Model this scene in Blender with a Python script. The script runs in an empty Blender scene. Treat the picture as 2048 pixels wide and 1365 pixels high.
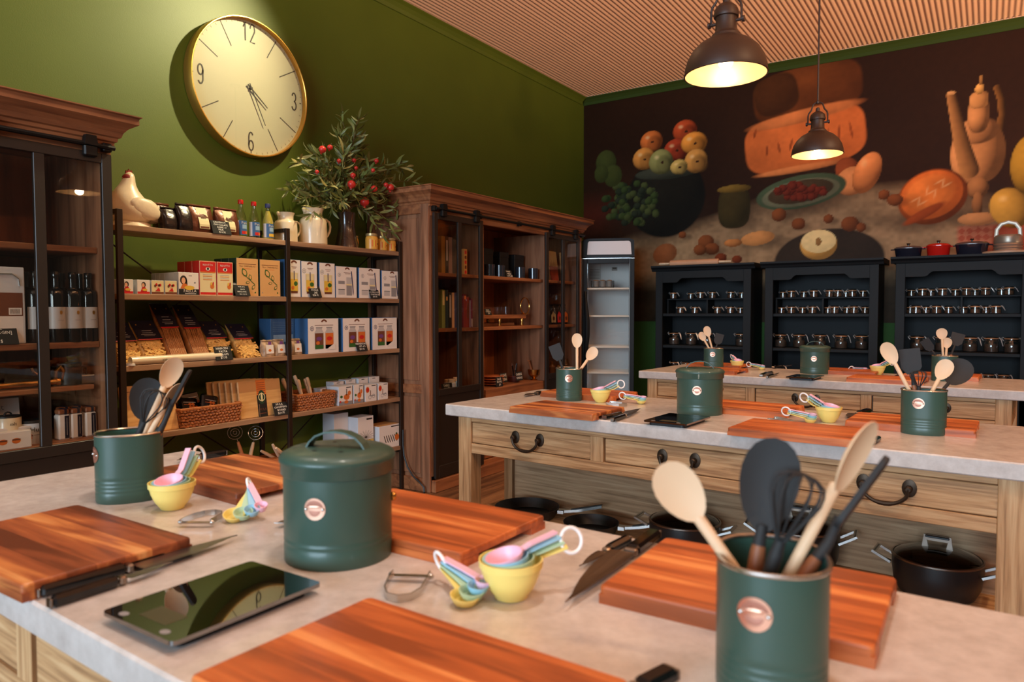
import bpy, bmesh, math, random
import numpy as np
from mathutils import Matrix, Vector
rnd = random.Random(11)
PI = math.pi
R = math.radians
sc = bpy.context.scene
COL = sc.collection

# ---------------------------------------------------------------- camera, world, lights, exposure
FPX = 1441.4
PITCH, ROLL, YAW = R(2.386), R(-0.099), R(33.456)
EYE = Vector((0, 0, 1.35))
FWD = Vector((-math.sin(YAW)*math.cos(PITCH), math.cos(YAW)*math.cos(PITCH), -math.sin(PITCH)))
_r0 = Vector((math.cos(YAW), math.sin(YAW), 0)); _u0 = _r0.cross(FWD)
RGT = math.cos(ROLL)*_r0 + math.sin(ROLL)*_u0
UPV = math.cos(ROLL)*_u0 - math.sin(ROLL)*_r0
cam = bpy.data.cameras.new('camera'); camo = bpy.data.objects.new('camera', cam); COL.objects.link(camo)
cam.sensor_width = 36.0; cam.lens = FPX*36/2048; cam.clip_start = 0.05
camo.matrix_world = Matrix(((RGT.x, UPV.x, -FWD.x, EYE.x), (RGT.y, UPV.y, -FWD.y, EYE.y), (RGT.z, UPV.z, -FWD.z, EYE.z), (0, 0, 0, 1)))
cam.dof.use_dof = True; cam.dof.focus_distance = 3.7; cam.dof.aperture_fstop = 4.6
sc.camera = camo
sc.view_settings.view_transform = 'Standard'; sc.view_settings.look = 'None'
sc.view_settings.gamma = 1.0; sc.view_settings.use_curve_mapping = False
sc.view_settings.exposure = 0.0
w = bpy.data.worlds.new('world'); sc.world = w; w.use_nodes = True
bg = w.node_tree.nodes['Background']; bg.inputs[0].default_value = (1.0, 0.80, 0.62, 1); bg.inputs[1].default_value = 0.10

def light(name, kind, loc, target, energy, color, **kw):
    d = bpy.data.lights.new(name, kind); d.energy = energy; d.color = color
    for k, v in kw.items(): setattr(d, k, v)
    o = bpy.data.objects.new(name, d); COL.objects.link(o); o.location = loc
    if target is not None:
        o.rotation_euler = (Vector(target)-Vector(loc)).to_track_quat('-Z', 'Y').to_euler()
    return o
# daylight from the shop window behind the photographer
light('window_daylight', 'AREA', (-0.4, -8.0, 2.3), (-0.4, 3.0, 1.2), 1080, (0.62, 0.82, 1.0), shape='RECTANGLE', size=6.0, size_y=3.0)
# track spot on the clock wall and ceiling downlights of the room
light('track_spot', 'SPOT', (-2.95, 3.6, 3.80), (-4.06, 1.7, 1.95), 265, (1.0, 0.88, 0.52), spot_size=R(84), spot_blend=0.85, shadow_soft_size=0.03)
WARM = (1.0, 0.63, 0.35)
for i, (x, y, e) in enumerate(((-2.5, 1.1, 85), (-2.4, 3.2, 75), (-2.3, 5.6, 120), (-0.6, 0.9, 100))):
    light('ceiling_downlight', 'SPOT', (x, y, 3.78), (x, y, 0), e, (1.0, 0.88, 0.77) if y < 1.4 else WARM, spot_size=R(105), spot_blend=0.9, shadow_soft_size=0.12)

# added fill lights, out of view on the right: wide cones brightening the ceiling
for y in (0.4, 3.6, 6.8):
    light('ceiling_fill', 'SPOT', (2.45, y, 1.5), (2.45, y+.001, 3.86), 390, (1.0, 0.60, 0.34), spot_size=R(162), spot_blend=0.25, shadow_soft_size=0.15)

# track spots on the right, tilted towards the tables
for x, y, tx, ty, e in ((1.3, 0.3, -0.8, 1.0, 70), (1.3, 2.2, -0.8, 3.0, 95), (1.2, 4.4, -0.9, 5.2, 105)):
    light('track_spot', 'SPOT', (x, y, 3.6), (tx, ty, 0.92), e, (1.0, 0.66, 0.38), spot_size=R(85), spot_blend=0.8, shadow_soft_size=0.06)

def ray(px, py): return FWD + (px-1024)/FPX*RGT - (py-682.5)/FPX*UPV
def at_z(px, py, h): d = ray(px, py); return EYE + d*((h-EYE.z)/d.z)
def at_x(px, py, v): d = ray(px, py); return EYE + d*((v-EYE.x)/d.x)
def at_y(px, py, v): d = ray(px, py); return EYE + d*((v-EYE.y)/d.y)
def at_d(px, py, depth): return EYE + ray(px, py)*depth
def depth_of(p): return (Vector(p)-EYE).dot(FWD)

# ---------------------------------------------------------------- materials
def lin(c): return tuple(((v/255)/12.92 if v/255 <= .04045 else ((v/255+.055)/1.055)**2.4) for v in c)
MATS = {}
def N(nt, t, **kw):
    n = nt.nodes.new(t)
    for k, v in kw.items(): setattr(n, k, v)
    return n
def base_mat(name):
    m = bpy.data.materials.new(name); m.use_nodes = True
    return m, m.node_tree, m.node_tree.nodes['Principled BSDF']
def M(name, rgb, rough=.5, metal=0., spec=.5, var=.0, vscale=6., bump=0., bscale=60., coat=0., emit=None, sub=None):
    """plain surface with a little procedural colour variation and relief"""
    if name in MATS: return MATS[name]
    m, nt, b = base_mat(name); c = lin(rgb)
    b.inputs['Roughness'].default_value = rough; b.inputs['Metallic'].default_value = metal
    b.inputs['Specular IOR Level'].default_value = spec; b.inputs['Coat Weight'].default_value = coat
    b.inputs['Base Color'].default_value = (*c, 1)
    tc = N(nt, 'ShaderNodeTexCoord')
    if var:
        n = N(nt, 'ShaderNodeTexNoise'); n.inputs['Scale'].default_value = vscale; n.inputs['Detail'].default_value = 5
        nt.links.new(tc.outputs['Object'], n.inputs['Vector'])
        r = N(nt, 'ShaderNodeValToRGB'); r.color_ramp.elements[0].position = .3; r.color_ramp.elements[1].position = .7
        r.color_ramp.elements[0].color = (*[v*(1-var) for v in c], 1); r.color_ramp.elements[1].color = (*[min(1, v*(1+var)) for v in c], 1)
        nt.links.new(n.outputs['Fac'], r.inputs[0]); nt.links.new(r.outputs[0], b.inputs['Base Color'])
    if bump:
        n = N(nt, 'ShaderNodeTexNoise'); n.inputs['Scale'].default_value = bscale; n.inputs['Detail'].default_value = 4
        nt.links.new(tc.outputs['Object'], n.inputs['Vector'])
        k = N(nt, 'ShaderNodeBump'); k.inputs['Strength'].default_value = bump; k.inputs['Distance'].default_value = .004
        nt.links.new(n.outputs['Fac'], k.inputs['Height']); nt.links.new(k.outputs[0], b.inputs['Normal'])
    if emit:
        b.inputs['Emission Color'].default_value = (*lin(rgb), 1); b.inputs['Emission Strength'].default_value = emit
    MATS[name] = m; return m
def WOOD(name, cols, axis='X', scale=1., rough=.5, stretch=14., contrast=(.3, .7), bump=.25, detail=6., coat=0., strips=0.):
    """grain runs along the local axis; colours from dark to light; strips: glued staves of differing tone"""
    if name in MATS: return MATS[name]
    m, nt, b = base_mat(name); L = nt.links.new
    b.inputs['Roughness'].default_value = rough; b.inputs['Coat Weight'].default_value = coat
    b.inputs['Specular IOR Level'].default_value = .4
    tc = N(nt, 'ShaderNodeTexCoord'); oi = N(nt, 'ShaderNodeObjectInfo')
    off = N(nt, 'ShaderNodeVectorMath', operation='SCALE'); off.inputs[0].default_value = (7.3, 3.1, 5.7); L(oi.outputs['Random'], off.inputs['Scale'])
    ad = N(nt, 'ShaderNodeVectorMath', operation='ADD'); L(tc.outputs['Object'], ad.inputs[0]); L(off.outputs[0], ad.inputs[1])
    mp = N(nt, 'ShaderNodeMapping'); s = [stretch*scale]*3; s['XYZ'.index(axis)] = scale*1.0; mp.inputs['Scale'].default_value = s
    L(ad.outputs[0], mp.inputs['Vector'])
    n = N(nt, 'ShaderNodeTexNoise'); n.inputs['Scale'].default_value = 1.6; n.inputs['Detail'].default_value = detail; n.inputs['Distortion'].default_value = .6
    L(mp.outputs[0], n.inputs['Vector'])
    r = N(nt, 'ShaderNodeValToRGB'); els = r.color_ramp.elements
    els[0].position = contrast[0]; els[1].position = contrast[1]
    els[0].color = (*lin(cols[0]), 1); els[1].color = (*lin(cols[-1]), 1)
    for i, c in enumerate(cols[1:-1]):
        e = els.new(contrast[0]+(contrast[1]-contrast[0])*(i+1)/(len(cols)-1)); e.color = (*lin(c), 1)
    if strips:
        vo = N(nt, 'ShaderNodeTexWhiteNoise', noise_dimensions='1D')
        sp = N(nt, 'ShaderNodeSeparateXYZ'); L(ad.outputs[0], sp.inputs[0])
        ax = {'X': 'Y', 'Y': 'X', 'Z': 'X'}[axis]
        mu = N(nt, 'ShaderNodeMath', operation='MULTIPLY'); mu.inputs[1].default_value = strips; L(sp.outputs[ax], mu.inputs[0])
        fl = N(nt, 'ShaderNodeMath', operation='FLOOR'); L(mu.outputs[0], fl.inputs[0]); L(fl.outputs[0], vo.inputs['W'])
        m1 = N(nt, 'ShaderNodeMath', operation='MULTIPLY_ADD'); m1.inputs[1].default_value = .34; m1.inputs[2].default_value = -.17
        L(vo.outputs['Value'], m1.inputs[0])
        a2 = N(nt, 'ShaderNodeMath', operation='ADD'); L(n.outputs['Fac'], a2.inputs[0]); L(m1.outputs[0], a2.inputs[1])
        L(a2.outputs[0], r.inputs[0])
    else: L(n.outputs['Fac'], r.inputs[0])
    L(r.outputs[0], b.inputs['Base Color'])
    if bump:
        n2 = N(nt, 'ShaderNodeTexNoise'); n2.inputs['Scale'].default_value = 9; n2.inputs['Detail'].default_value = 3
        L(mp.outputs[0], n2.inputs['Vector'])
        k = N(nt, 'ShaderNodeBump'); k.inputs['Strength'].default_value = bump; k.inputs['Distance'].default_value = .002
        L(n2.outputs['Fac'], k.inputs['Height']); L(k.outputs[0], b.inputs['Normal'])
    MATS[name] = m; return m
def GLASS(name, tint=(255, 255, 255), refl=1.0, rough=.02):
    """thin clear glass: what is behind shows through, the surface mirrors by Fresnel"""
    if name in MATS: return MATS[name]
    m = bpy.data.materials.new(name); m.use_nodes = True; nt = m.node_tree; nt.nodes.clear(); L = nt.links.new
    o = N(nt, 'ShaderNodeOutputMaterial'); t = N(nt, 'ShaderNodeBsdfTransparent'); g = N(nt, 'ShaderNodeBsdfGlossy')
    t.inputs[0].default_value = (*lin(tint), 1); g.inputs['Roughness'].default_value = rough
    f = N(nt, 'ShaderNodeLayerWeight'); f.inputs[0].default_value = .5
    p5 = N(nt, 'ShaderNodeMath', operation='POWER'); p5.inputs[1].default_value = 5.; L(f.outputs['Facing'], p5.inputs[0])
    k = N(nt, 'ShaderNodeMath', operation='MULTIPLY_ADD'); k.inputs[1].default_value = .95*refl; k.inputs[2].default_value = .045*refl; k.use_clamp = True
    mx = N(nt, 'ShaderNodeMixShader'); L(p5.outputs[0], k.inputs[0]); L(k.outputs[0], mx.inputs[0]); L(t.outputs[0], mx.inputs[1]); L(g.outputs[0], mx.inputs[2])
    L(mx.outputs[0], o.inputs[0]); MATS[name] = m; return m

wall_green = M('green_wall_paint', (88, 101, 24), .5, var=.05, vscale=3, bump=.08, bscale=180)
dado_green = M('green_dado_paint', (50, 84, 36), .7, spec=.2, var=.05, vscale=3)
trim_green = M('green_trim_paint', (50, 64, 20), .75, spec=.15)
ceil_mat = M('ribbed_ceiling_paint', (222, 182, 152), .55)
floor_mat = WOOD('floor_wood', [(80, 52, 34), (120, 82, 54), (146, 104, 70)], 'Y', 1, .45, strips=7)
stone = None
def mk_stone():
    m, nt, b = base_mat('pale_stone'); L = nt.links.new
    tc = N(nt, 'ShaderNodeTexCoord'); n = N(nt, 'ShaderNodeTexNoise'); n.inputs['Scale'].default_value = 26; n.inputs['Detail'].default_value = 8; n.inputs['Roughness'].default_value = .7
    n2 = N(nt, 'ShaderNodeTexNoise'); n2.inputs['Scale'].default_value = 5; n2.inputs['Detail'].default_value = 4; n2.inputs['Distortion'].default_value = 1.2
    L(tc.outputs['Object'], n.inputs['Vector']); L(tc.outputs['Object'], n2.inputs['Vector'])
    r = N(nt, 'ShaderNodeValToRGB'); e = r.color_ramp.elements; e[0].position = .36; e[1].position = .66
    e[0].color = (*lin((184, 172, 164)), 1); e[1].color = (*lin((214, 204, 197)), 1)
    x = e.new(.75); x.color = (*lin((232, 226, 222)), 1)
    mx = N(nt, 'ShaderNodeMath', operation='MULTIPLY_ADD'); mx.inputs[1].default_value = .45; L(n2.outputs['Fac'], mx.inputs[0])
    ml = N(nt, 'ShaderNodeMath', operation='MULTIPLY'); ml.inputs[1].default_value = .6; L(n.outputs['Fac'], ml.inputs[0]); L(ml.outputs[0], mx.inputs[2])
    L(mx.outputs[0], r.inputs[0]); L(r.outputs[0], b.inputs['Base Color'])
    b.inputs['Roughness'].default_value = .22; b.inputs['Specular IOR Level'].default_value = .45
    return m
stone = mk_stone()
oak = WOOD('weathered_oak', [(158, 116, 78), (194, 148, 102), (212, 170, 124)], 'X', 2.6, .6, 20, (.34, .66))
oak_v = WOOD('weathered_oak_upright', [(158, 116, 78), (194, 148, 102), (212, 170, 124)], 'Z', 2.6, .6, 20, (.34, .66))
oak_grey = WOOD('grey_oak_panel', [(150, 116, 84), (188, 150, 112), (206, 170, 132)], 'X', 2.2, .6, 20)
mahog = WOOD('reddish_brown_wood', [(104, 60, 36), (144, 88, 54), (168, 108, 68)], 'X', 1.0, .5, 12)
mahog_v = WOOD('reddish_brown_wood_upright', [(104, 66, 44), (140, 92, 64), (162, 112, 80)], 'Z', 1.0, .5, 12)
cab_back = WOOD('orange_brown_back_board', [(140, 72, 32), (172, 94, 44), (184, 104, 52)], 'Z', 1.0, .55, 8)
shelf_wood = WOOD('pale_shelf_board', [(132, 96, 70), (158, 120, 90), (176, 138, 106)], 'X', 1.0, .55, 16)
acacia = WOOD('acacia_staves', [(104, 52, 28), (142, 74, 42), (166, 90, 50), (206, 128, 70), (226, 160, 98)], 'X', 2.0, .38, 9, (.27, .78), .1, 4, strips=22)
acacia_b = WOOD('orange_acacia_staves', [(144, 72, 36), (184, 94, 46), (206, 114, 58), (230, 148, 84)], 'X', 2.0, .38, 9, (.3, .76), .1, 4, strips=24)
bamboo = WOOD('bamboo', [(196, 142, 84), (216, 164, 102), (226, 178, 118)], 'X', 1.5, .5, 12, (.3, .7), .05)
beech = WOOD('pale_beech', [(214, 176, 136), (228, 192, 154), (236, 204, 170)], 'Z', 2, .55, 10, bump=.05)
walnut_h = WOOD('walnut_handle', [(120, 70, 42), (150, 92, 58), (166, 106, 70)], 'Z', 3, .5, 8, bump=.05)
black_metal = M('black_iron', (30, 27, 25), .45, .6)
frame_metal = M('dark_brown_steel', (52, 36, 26), .5, .5)
black_door = M('black_door_paint', (34, 24, 18), .45)
black_soft = M('black_silicone', (33, 32, 32), .7)
black_gloss = M('black_gloss', (14, 14, 15), .07, spec=.6)
black_matt = M('black_matt', (24, 24, 25), .5)
dresser_m = M('blue_black_dresser_paint', (20, 22, 24), .6, spec=.25, var=.1, vscale=4)
pot_green = M('green_enamel', (51, 77, 66), .42, coat=.15)
pot_green_in = M('green_enamel_inside', (52, 88, 76), .5)
copper = M('copper', (226, 172, 146), .3, .85)
copper_dark = M('copper_print', (172, 114, 94), .45, .4)
steel = M('brushed_steel', (200, 198, 194), .25, 1.)
steel_d = M('dark_steel', (150, 136, 124), .3, 1.)
brass = M('brass', (214, 160, 84), .25, 1.)
gold = M('gold_rim', (214, 160, 74), .32, .9)
bronze = M('aged_bronze_handle', (66, 52, 40), .42, .7)
lampm = M('dark_bronze_shade', (56, 34, 23), .5, .1)
lamp_in = M('gold_shade_inside', (216, 178, 132), .42, .35)
white = M('white_card', (232, 222, 214), .55)
white_s = M('white_side_card', (206, 208, 212), .55)
cream = M('cream_ceramic', (232, 212, 178), .3, coat=.3)
clock_face = M('clock_face_cream', (176, 168, 138), .5)
ink = M('dark_ink', (42, 34, 28), .6)
chalk = M('chalk', (246, 242, 234), .8)
slate = M('chalkboard', (19, 17, 16), .8, var=.15, vscale=20)
blue = M('blue_card', (62, 104, 150), .5)
blue_d = M('dark_blue_print', (44, 52, 100), .5)
blue_l = M('light_blue_print', (150, 182, 206), .5)
red = M('red_packet', (206, 42, 40), .35)
red_b = M('red_gloss', (196, 30, 26), .2)
kraft = M('kraft_card', (214, 160, 100), .6, var=.05)
green_p = M('green_print', (52, 98, 40), .5)
green_dk = M('dark_green_card', (30, 60, 40), .5)
orange_p = M('orange_print', (214, 112, 44), .5)
yellow_p = M('yellow_print', (226, 182, 66), .5)
peach_p = M('skin_tone_print', (232, 170, 132), .5)
grey_p = M('grey_print', (142, 138, 140), .5)
grey_l = M('pale_grey_print', (190, 184, 182), .5)
brown_p = M('brown_print', (112, 62, 40), .5)
purple_p = M('purple_print', (112, 66, 128), .5)
navy = M('navy_card', (28, 27, 44), .45)
choc_foil = M('brown_foil', (104, 56, 34), .28, .25, bump=.5, bscale=40)
choc_dark = M('dark_foil', (46, 36, 34), .25, .3, bump=.5, bscale=40)
label_c = M('cream_label', (228, 210, 160), .5)
pasta_m = M('pasta', (222, 172, 96), .5, var=.2, vscale=60, bump=.6, bscale=90)
spag_m = WOOD('spaghetti_strands', [(150, 92, 50), (182, 120, 70), (200, 138, 84)], 'Z', 2, .45, 60, bump=.3)
film = GLASS('clear_film', (250, 246, 238), 1.4, .08)
yellow_c = M('yellow_plastic', (240, 214, 120), .35)
pink_c = M('pink_plastic', (238, 186, 204), .4)
blue_c = M('blue_plastic', (150, 200, 222), .4)
greenp_c = M('green_plastic', (178, 206, 170), .4)
white_pl = M('white_plastic', (240, 234, 230), .35)
wicker = M('wicker', (170, 98, 48), .6, var=.3, vscale=50)
clear = GLASS('clear_glass')
pane_m = GLASS('door_glass', (246, 243, 238), .7, .01)
jar_glass = GLASS('jar_glass', (236, 240, 236), 1.8, .03)
dark_glass = GLASS('smoked_lid_glass', (96, 88, 80), 1.6, .03)
bottle_dark = M('black_bottle_glass', (16, 15, 16), .06, spec=.7)
spice = M('brown_spice', (96, 60, 40), .8, var=.3, vscale=80)
hen_w = M('glazed_white', (236, 216, 186), .35, var=.06, vscale=14, bump=.25, bscale=30, coat=.3)
hen_r = M('hen_red', (142, 38, 34), .45)
leaf_m = M('olive_leaf', (110, 114, 56), .45, var=.25, vscale=9)
leaf_p = M('pale_olive_leaf', (172, 162, 98), .5, var=.2, vscale=9)
stem_m = M('olive_twig', (110, 88, 56), .7)
pome = M('pomegranate', (206, 48, 40), .35, var=.25, vscale=20)
vase_m = M('dark_glazed_vase', (62, 40, 28), .18, coat=.6, var=.3, vscale=9)
fridge_w = M('fridge_liner', (206, 212, 222), .4)
fridge_k = M('fridge_black', (16, 14, 13), .5, spec=.25)
fridge_sign = M('fridge_header', (206, 196, 194), .4)
pan_m = M('nonstick_black', (26, 26, 28), .38)
scale_glass = M('scale_black_glass', (9, 9, 10), .03, spec=.8); scale_glass.node_tree.nodes['Principled BSDF'].inputs['IOR'].default_value = 2.5
lcd = M('scale_display', (70, 66, 46), .3)
bulb_m = M('bulb_glow', (255, 236, 196), .4, emit=14.)

# ---------------------------------------------------------------- mesh builder
KIDS = {}      # children by parent name
class MB:
    def __init__(s): s.v = []; s.f = []; s.m = []; s.sm = []; s.mats = []; s.T = Matrix.Identity(4)
    def mi(s, m):
        if m not in s.mats: s.mats.append(m)
        return s.mats.index(m)
    def add(s, vs, fs, mat, smooth=False):
        o = len(s.v); T = s.T
        s.v.extend((T @ Vector(p))[:] for p in vs); i = s.mi(mat)
        flip = T.determinant() < 0
        for f in fs:
            q = [o+k for k in f]
            s.f.append(q[::-1] if flip else q); s.m.append(i); s.sm.append(smooth)
        return s
    def box(s, a, b, mat, c=0.):
        x0, y0, z0 = a; x1, y1, z1 = b
        if x1 < x0: x0, x1 = x1, x0
        if y1 < y0: y0, y1 = y1, y0
        if z1 < z0: z0, z1 = z1, z0
        if c <= 0:
            return s.add([(x0, y0, z0), (x1, y0, z0), (x1, y1, z0), (x0, y1, z0), (x0, y0, z1), (x1, y0, z1), (x1, y1, z1), (x0, y1, z1)],
                         [(0, 3, 2, 1), (4, 5, 6, 7), (0, 1, 5, 4), (1, 2, 6, 5), (2, 3, 7, 6), (3, 0, 4, 7)], mat)
        c = min(c, (x1-x0)*.45, (y1-y0)*.45, (z1-z0)*.45)
        vs = []; idx = {}
        for sx in (0, 1):
            for sy in (0, 1):
                for sz in (0, 1):
                    p = [(x0, x1)[sx], (y0, y1)[sy], (z0, z1)[sz]]; q = [(1, -1)[sx]*c, (1, -1)[sy]*c, (1, -1)[sz]*c]
                    for ax in range(3):
                        v = [p[i]+(0 if i == ax else q[i]) for i in range(3)]
                        idx[(sx, sy, sz, ax)] = len(vs); vs.append(v)
        I = idx; fs = []
        for ax in range(3):
            o1, o2 = [i for i in range(3) if i != ax]
            for sd in (0, 1):
                q = []
                for (u, v) in ((0, 0), (1, 0), (1, 1), (0, 1)):
                    k = [0]*3; k[ax] = sd; k[o1] = u; k[o2] = v; q.append(I[(*k, ax)])
                fs.append(q)
        for ax in range(3):
            o1, o2 = [i for i in range(3) if i != ax]
            for u in (0, 1):
                for v in (0, 1):
                    k0 = [0]*3; k0[o1] = u; k0[o2] = v; k1 = k0[:]; k1[ax] = 1
                    fs.append([I[(*k0, o1)], I[(*k1, o1)], I[(*k1, o2)], I[(*k0, o2)]])
        for sx in (0, 1):
            for sy in (0, 1):
                for sz in (0, 1): fs.append([I[(sx, sy, sz, a)] for a in range(3)])
        ctr = Vector(((x0+x1)/2, (y0+y1)/2, (z0+z1)/2)); out = []
        for f in fs:
            P = [Vector(vs[i]) for i in f]; n = (P[1]-P[0]).cross(P[2]-P[0]); m = sum(P, Vector())/len(P)
            out.append(f if n.dot(m-ctr) > 0 else f[::-1])
        return s.add(vs, out, mat)
    def lathe(s, prof, n, mat, sx=1., sy=1., e=2., c=(0, 0, 0), smooth=True, caps=True):
        """profile (r, z) bottom to top; e>2 squares the section"""
        vs = []; fs = []
        for (r, z) in prof:
            for i in range(n):
                a = 2*PI*i/n; ca, sa = math.cos(a), math.sin(a)
                k = 1. if e == 2 else (abs(ca)**e+abs(sa)**e)**(-1/e)
                vs.append((c[0]+r*sx*k*ca, c[1]+r*sy*k*sa, c[2]+z))
        for j in range(len(prof)-1):
            for i in range(n):
                a, b = j*n+i, j*n+(i+1) % n; fs.append((a, b, b+n, a+n))
        if caps:
            if prof[0][0] > 1e-5: fs.append(tuple(range(n))[::-1])
            if prof[-1][0] > 1e-5: fs.append(tuple(range((len(prof)-1)*n, len(prof)*n)))
        return s.add(vs, fs, mat, smooth)
    def ell(s, c, r, mat, n=14, m=8, smooth=True):
        return s.lathe([(max(1e-6, math.sin(PI*j/m)), -math.cos(PI*j/m)*r[2]) for j in range(m+1)], n, mat, r[0], r[1], 2, c, smooth, False)
    def tube(s, pts, r, mat, n=8, closed=False, flat=None):
        """sweep of a circle (or a flat section (w, t)) along pts; r number or list"""
        P = [Vector(p) for p in pts]; k = len(P); vs = []; fs = []; up = None
        for i in range(k):
            if closed: t = P[(i+1) % k]-P[i-1]
            else: t = P[min(i+1, k-1)]-P[max(i-1, 0)]
            t.normalize()
            if up is None:
                up = Vector((0, 0, 1)) if abs(t.z) < .9 else Vector((0, 1, 0))
            a = up-t*up.dot(t)
            if a.length < 1e-5: a = t.orthogonal()
            a.normalize(); b = t.cross(a); up = a
            rr = r[i] if isinstance(r, (list, tuple)) else r
            for q in range(n):
                an = 2*PI*q/n
                if flat:
                    an += PI/n; ca, sa = math.cos(an), math.sin(an); kk = max(abs(ca), abs(sa))
                    vs.append(P[i]+b*(ca/kk*flat[0]/2)+a*(sa/kk*flat[1]/2))
                else: vs.append(P[i]+a*(math.cos(an)*rr)+b*(math.sin(an)*rr))
        for i in range(k if closed else k-1):
            for q in range(n):
                A, B = i*n+q, i*n+(q+1) % n; C, D = ((i+1) % k)*n+(q+1) % n, ((i+1) % k)*n+q
                fs.append((A, B, C, D))
        if not closed: fs.append(tuple(range(n))[::-1]); fs.append(tuple(range((k-1)*n, k*n)))
        return s.add(vs, fs, mat, flat is None)
    def prism(s, poly, a, b, mat, plane='XZ', smooth=False):
        """extrude a 2-D outline (counter-clockwise) between a and b along the third axis"""
        n = len(poly)
        def mk(p, h):
            return {'XZ': (p[0], h, p[1]), 'XY': (p[0], p[1], h), 'YZ': (h, p[0], p[1])}[plane]
        vs = [mk(p, a) for p in poly]+[mk(p, b) for p in poly]
        ar = sum(poly[i][0]*poly[(i+1) % n][1]-poly[(i+1) % n][0]*poly[i][1] for i in range(n))
        pos = (ar > 0) == (b > a)
        if plane == 'XZ': pos = not pos
        fs = [tuple(range(n))[::-1], tuple(range(n, 2*n))]+[(i, (i+1) % n, n+(i+1) % n, n+i) for i in range(n)]
        if not pos: fs = [f[::-1] for f in fs]
        return s.add(vs, fs, mat, smooth)
    def loft(s, rings, mat, smooth=True, caps=True):
        n = len(rings[0]); vs = [p for r in rings for p in r]; fs = []
        for j in range(len(rings)-1):
            for i in range(n):
                a, b = j*n+i, j*n+(i+1) % n; fs.append((a, b, b+n, a+n))
        if caps: fs.append(tuple(range(n))[::-1]); fs.append(tuple(range((len(rings)-1)*n, len(rings)*n)))
        return s.add(vs, fs, mat, smooth)
    def flat(s, pts, mat): return s.add(pts, [tuple(range(len(pts)))], mat)
    # flat print on a front face lying in the XZ plane at depth y (facing -y)
    def rect(s, x0, z0, x1, z1, mat, y=0.): return s.flat([(x0, y, z0), (x1, y, z0), (x1, y, z1), (x0, y, z1)], mat)
    def disc(s, cx, cz, rx, rz, mat, y=0., n=14, a0=0, a1=2*PI):
        full = abs(a1-a0-2*PI) < 1e-6
        return s.flat([(cx+rx*math.cos(a0+(a1-a0)*i/(n if full else n-1)), y, cz+rz*math.sin(a0+(a1-a0)*i/(n if full else n-1))) for i in range(n)], mat)
    def arc(s, cx, cz, r0, r1, a0, a1, mat, y=0., n=8):
        p = [(cx+r1*math.cos(a0+(a1-a0)*i/n), y, cz+r1*math.sin(a0+(a1-a0)*i/n)) for i in range(n+1)]
        q = [(cx+r0*math.cos(a0+(a1-a0)*i/n), y, cz+r0*math.sin(a0+(a1-a0)*i/n)) for i in range(n+1)]
        return s.add(q+p, [(i, n+1+i, n+2+i, i+1) for i in range(n)], mat)
    def poly(s, pts, mat, y=0.): return s.flat([(p[0], y, p[1]) for p in pts], mat)
    def text(s, st, x, z, size, mat, y=0., align='CENTER', sx=1.):
        vs, fs = text_mesh(st)
        if not vs: return s
        wd = max(v[0] for v in vs); dx = {'CENTER': -wd/2, 'LEFT': 0, 'RIGHT': -wd}[align]
        return s.add([(x+(v[0]+dx)*size*sx, y, z+v[1]*size) for v in vs], fs, mat)
    def build(s, name, parent=None, loc=None, rotz=0., sharp=.6):
        me = bpy.data.meshes.new(name); me.from_pydata(s.v, [], s.f)
        for m in s.mats: me.materials.append(m)
        me.polygons.foreach_set('material_index', s.m); me.polygons.foreach_set('use_smooth', s.sm)
        me.update()
        if any(s.sm): me.set_sharp_from_angle(angle=sharp)
        o = bpy.data.objects.new(name, me); COL.objects.link(o)
        if parent is not None: o.parent = parent; KIDS.setdefault(parent.name, []).append(o)
        if loc is not None: o.location = loc
        if rotz: o.rotation_euler.z = rotz
        return o
_TX = {}
def text_mesh(st):
    if st not in _TX:
        cu = bpy.data.curves.new('t', 'FONT'); cu.body = st; cu.size = 1; cu.resolution_u = 1
        o = bpy.data.objects.new('t', cu); COL.objects.link(o)
        dg = bpy.context.evaluated_depsgraph_get(); me = o.evaluated_get(dg).to_mesh()
        _TX[st] = ([tuple(v.co) for v in me.vertices], [tuple(p.vertices) for p in me.polygons])
        bpy.data.objects.remove(o); bpy.data.curves.remove(cu)
    return _TX[st]
def tag(o, label, cat, group=None, kind=None):
    o['label'] = label; o['category'] = cat
    if group: o['group'] = group
    if kind: o['kind'] = kind
    return o
def thing(name, label, cat, loc=(0, 0, 0), rotz=0., group=None):
    o = bpy.data.objects.new(name, None); COL.objects.link(o); o.empty_display_size = .05
    o.location = loc; o.rotation_euler.z = rotz
    return tag(o, label, cat, group)
def struct(o): o['kind'] = 'structure'; return o
def dup(root, loc, rotz=None, label=None, group=None, cat=None):
    """copy a thing with its parts and sub-parts (mesh data shared)"""
    def cp(o, par):
        c = o.copy(); COL.objects.link(c)
        if par is not None: c.parent = par; KIDS.setdefault(par.name, []).append(c)
        for ch in list(KIDS.get(o.name, ())): cp(ch, c)
        return c
    r = cp(root, None); r.location = loc
    if rotz is not None: r.rotation_euler.z = rotz
    if label: r['label'] = label
    if group: r['group'] = group
    if cat: r['category'] = cat
    return r
def rrect(w, d, r, n=4):
    """rounded rectangle outline, counter-clockwise, centred"""
    p = []
    for cx, cy, a in ((w/2-r, d/2-r, 0), (-w/2+r, d/2-r, PI/2), (-w/2+r, -d/2+r, PI), (w/2-r, -d/2+r, 1.5*PI)):
        for i in range(n+1): p.append((cx+r*math.cos(a+PI/2*i/n), cy+r*math.sin(a+PI/2*i/n)))
    return p
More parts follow.
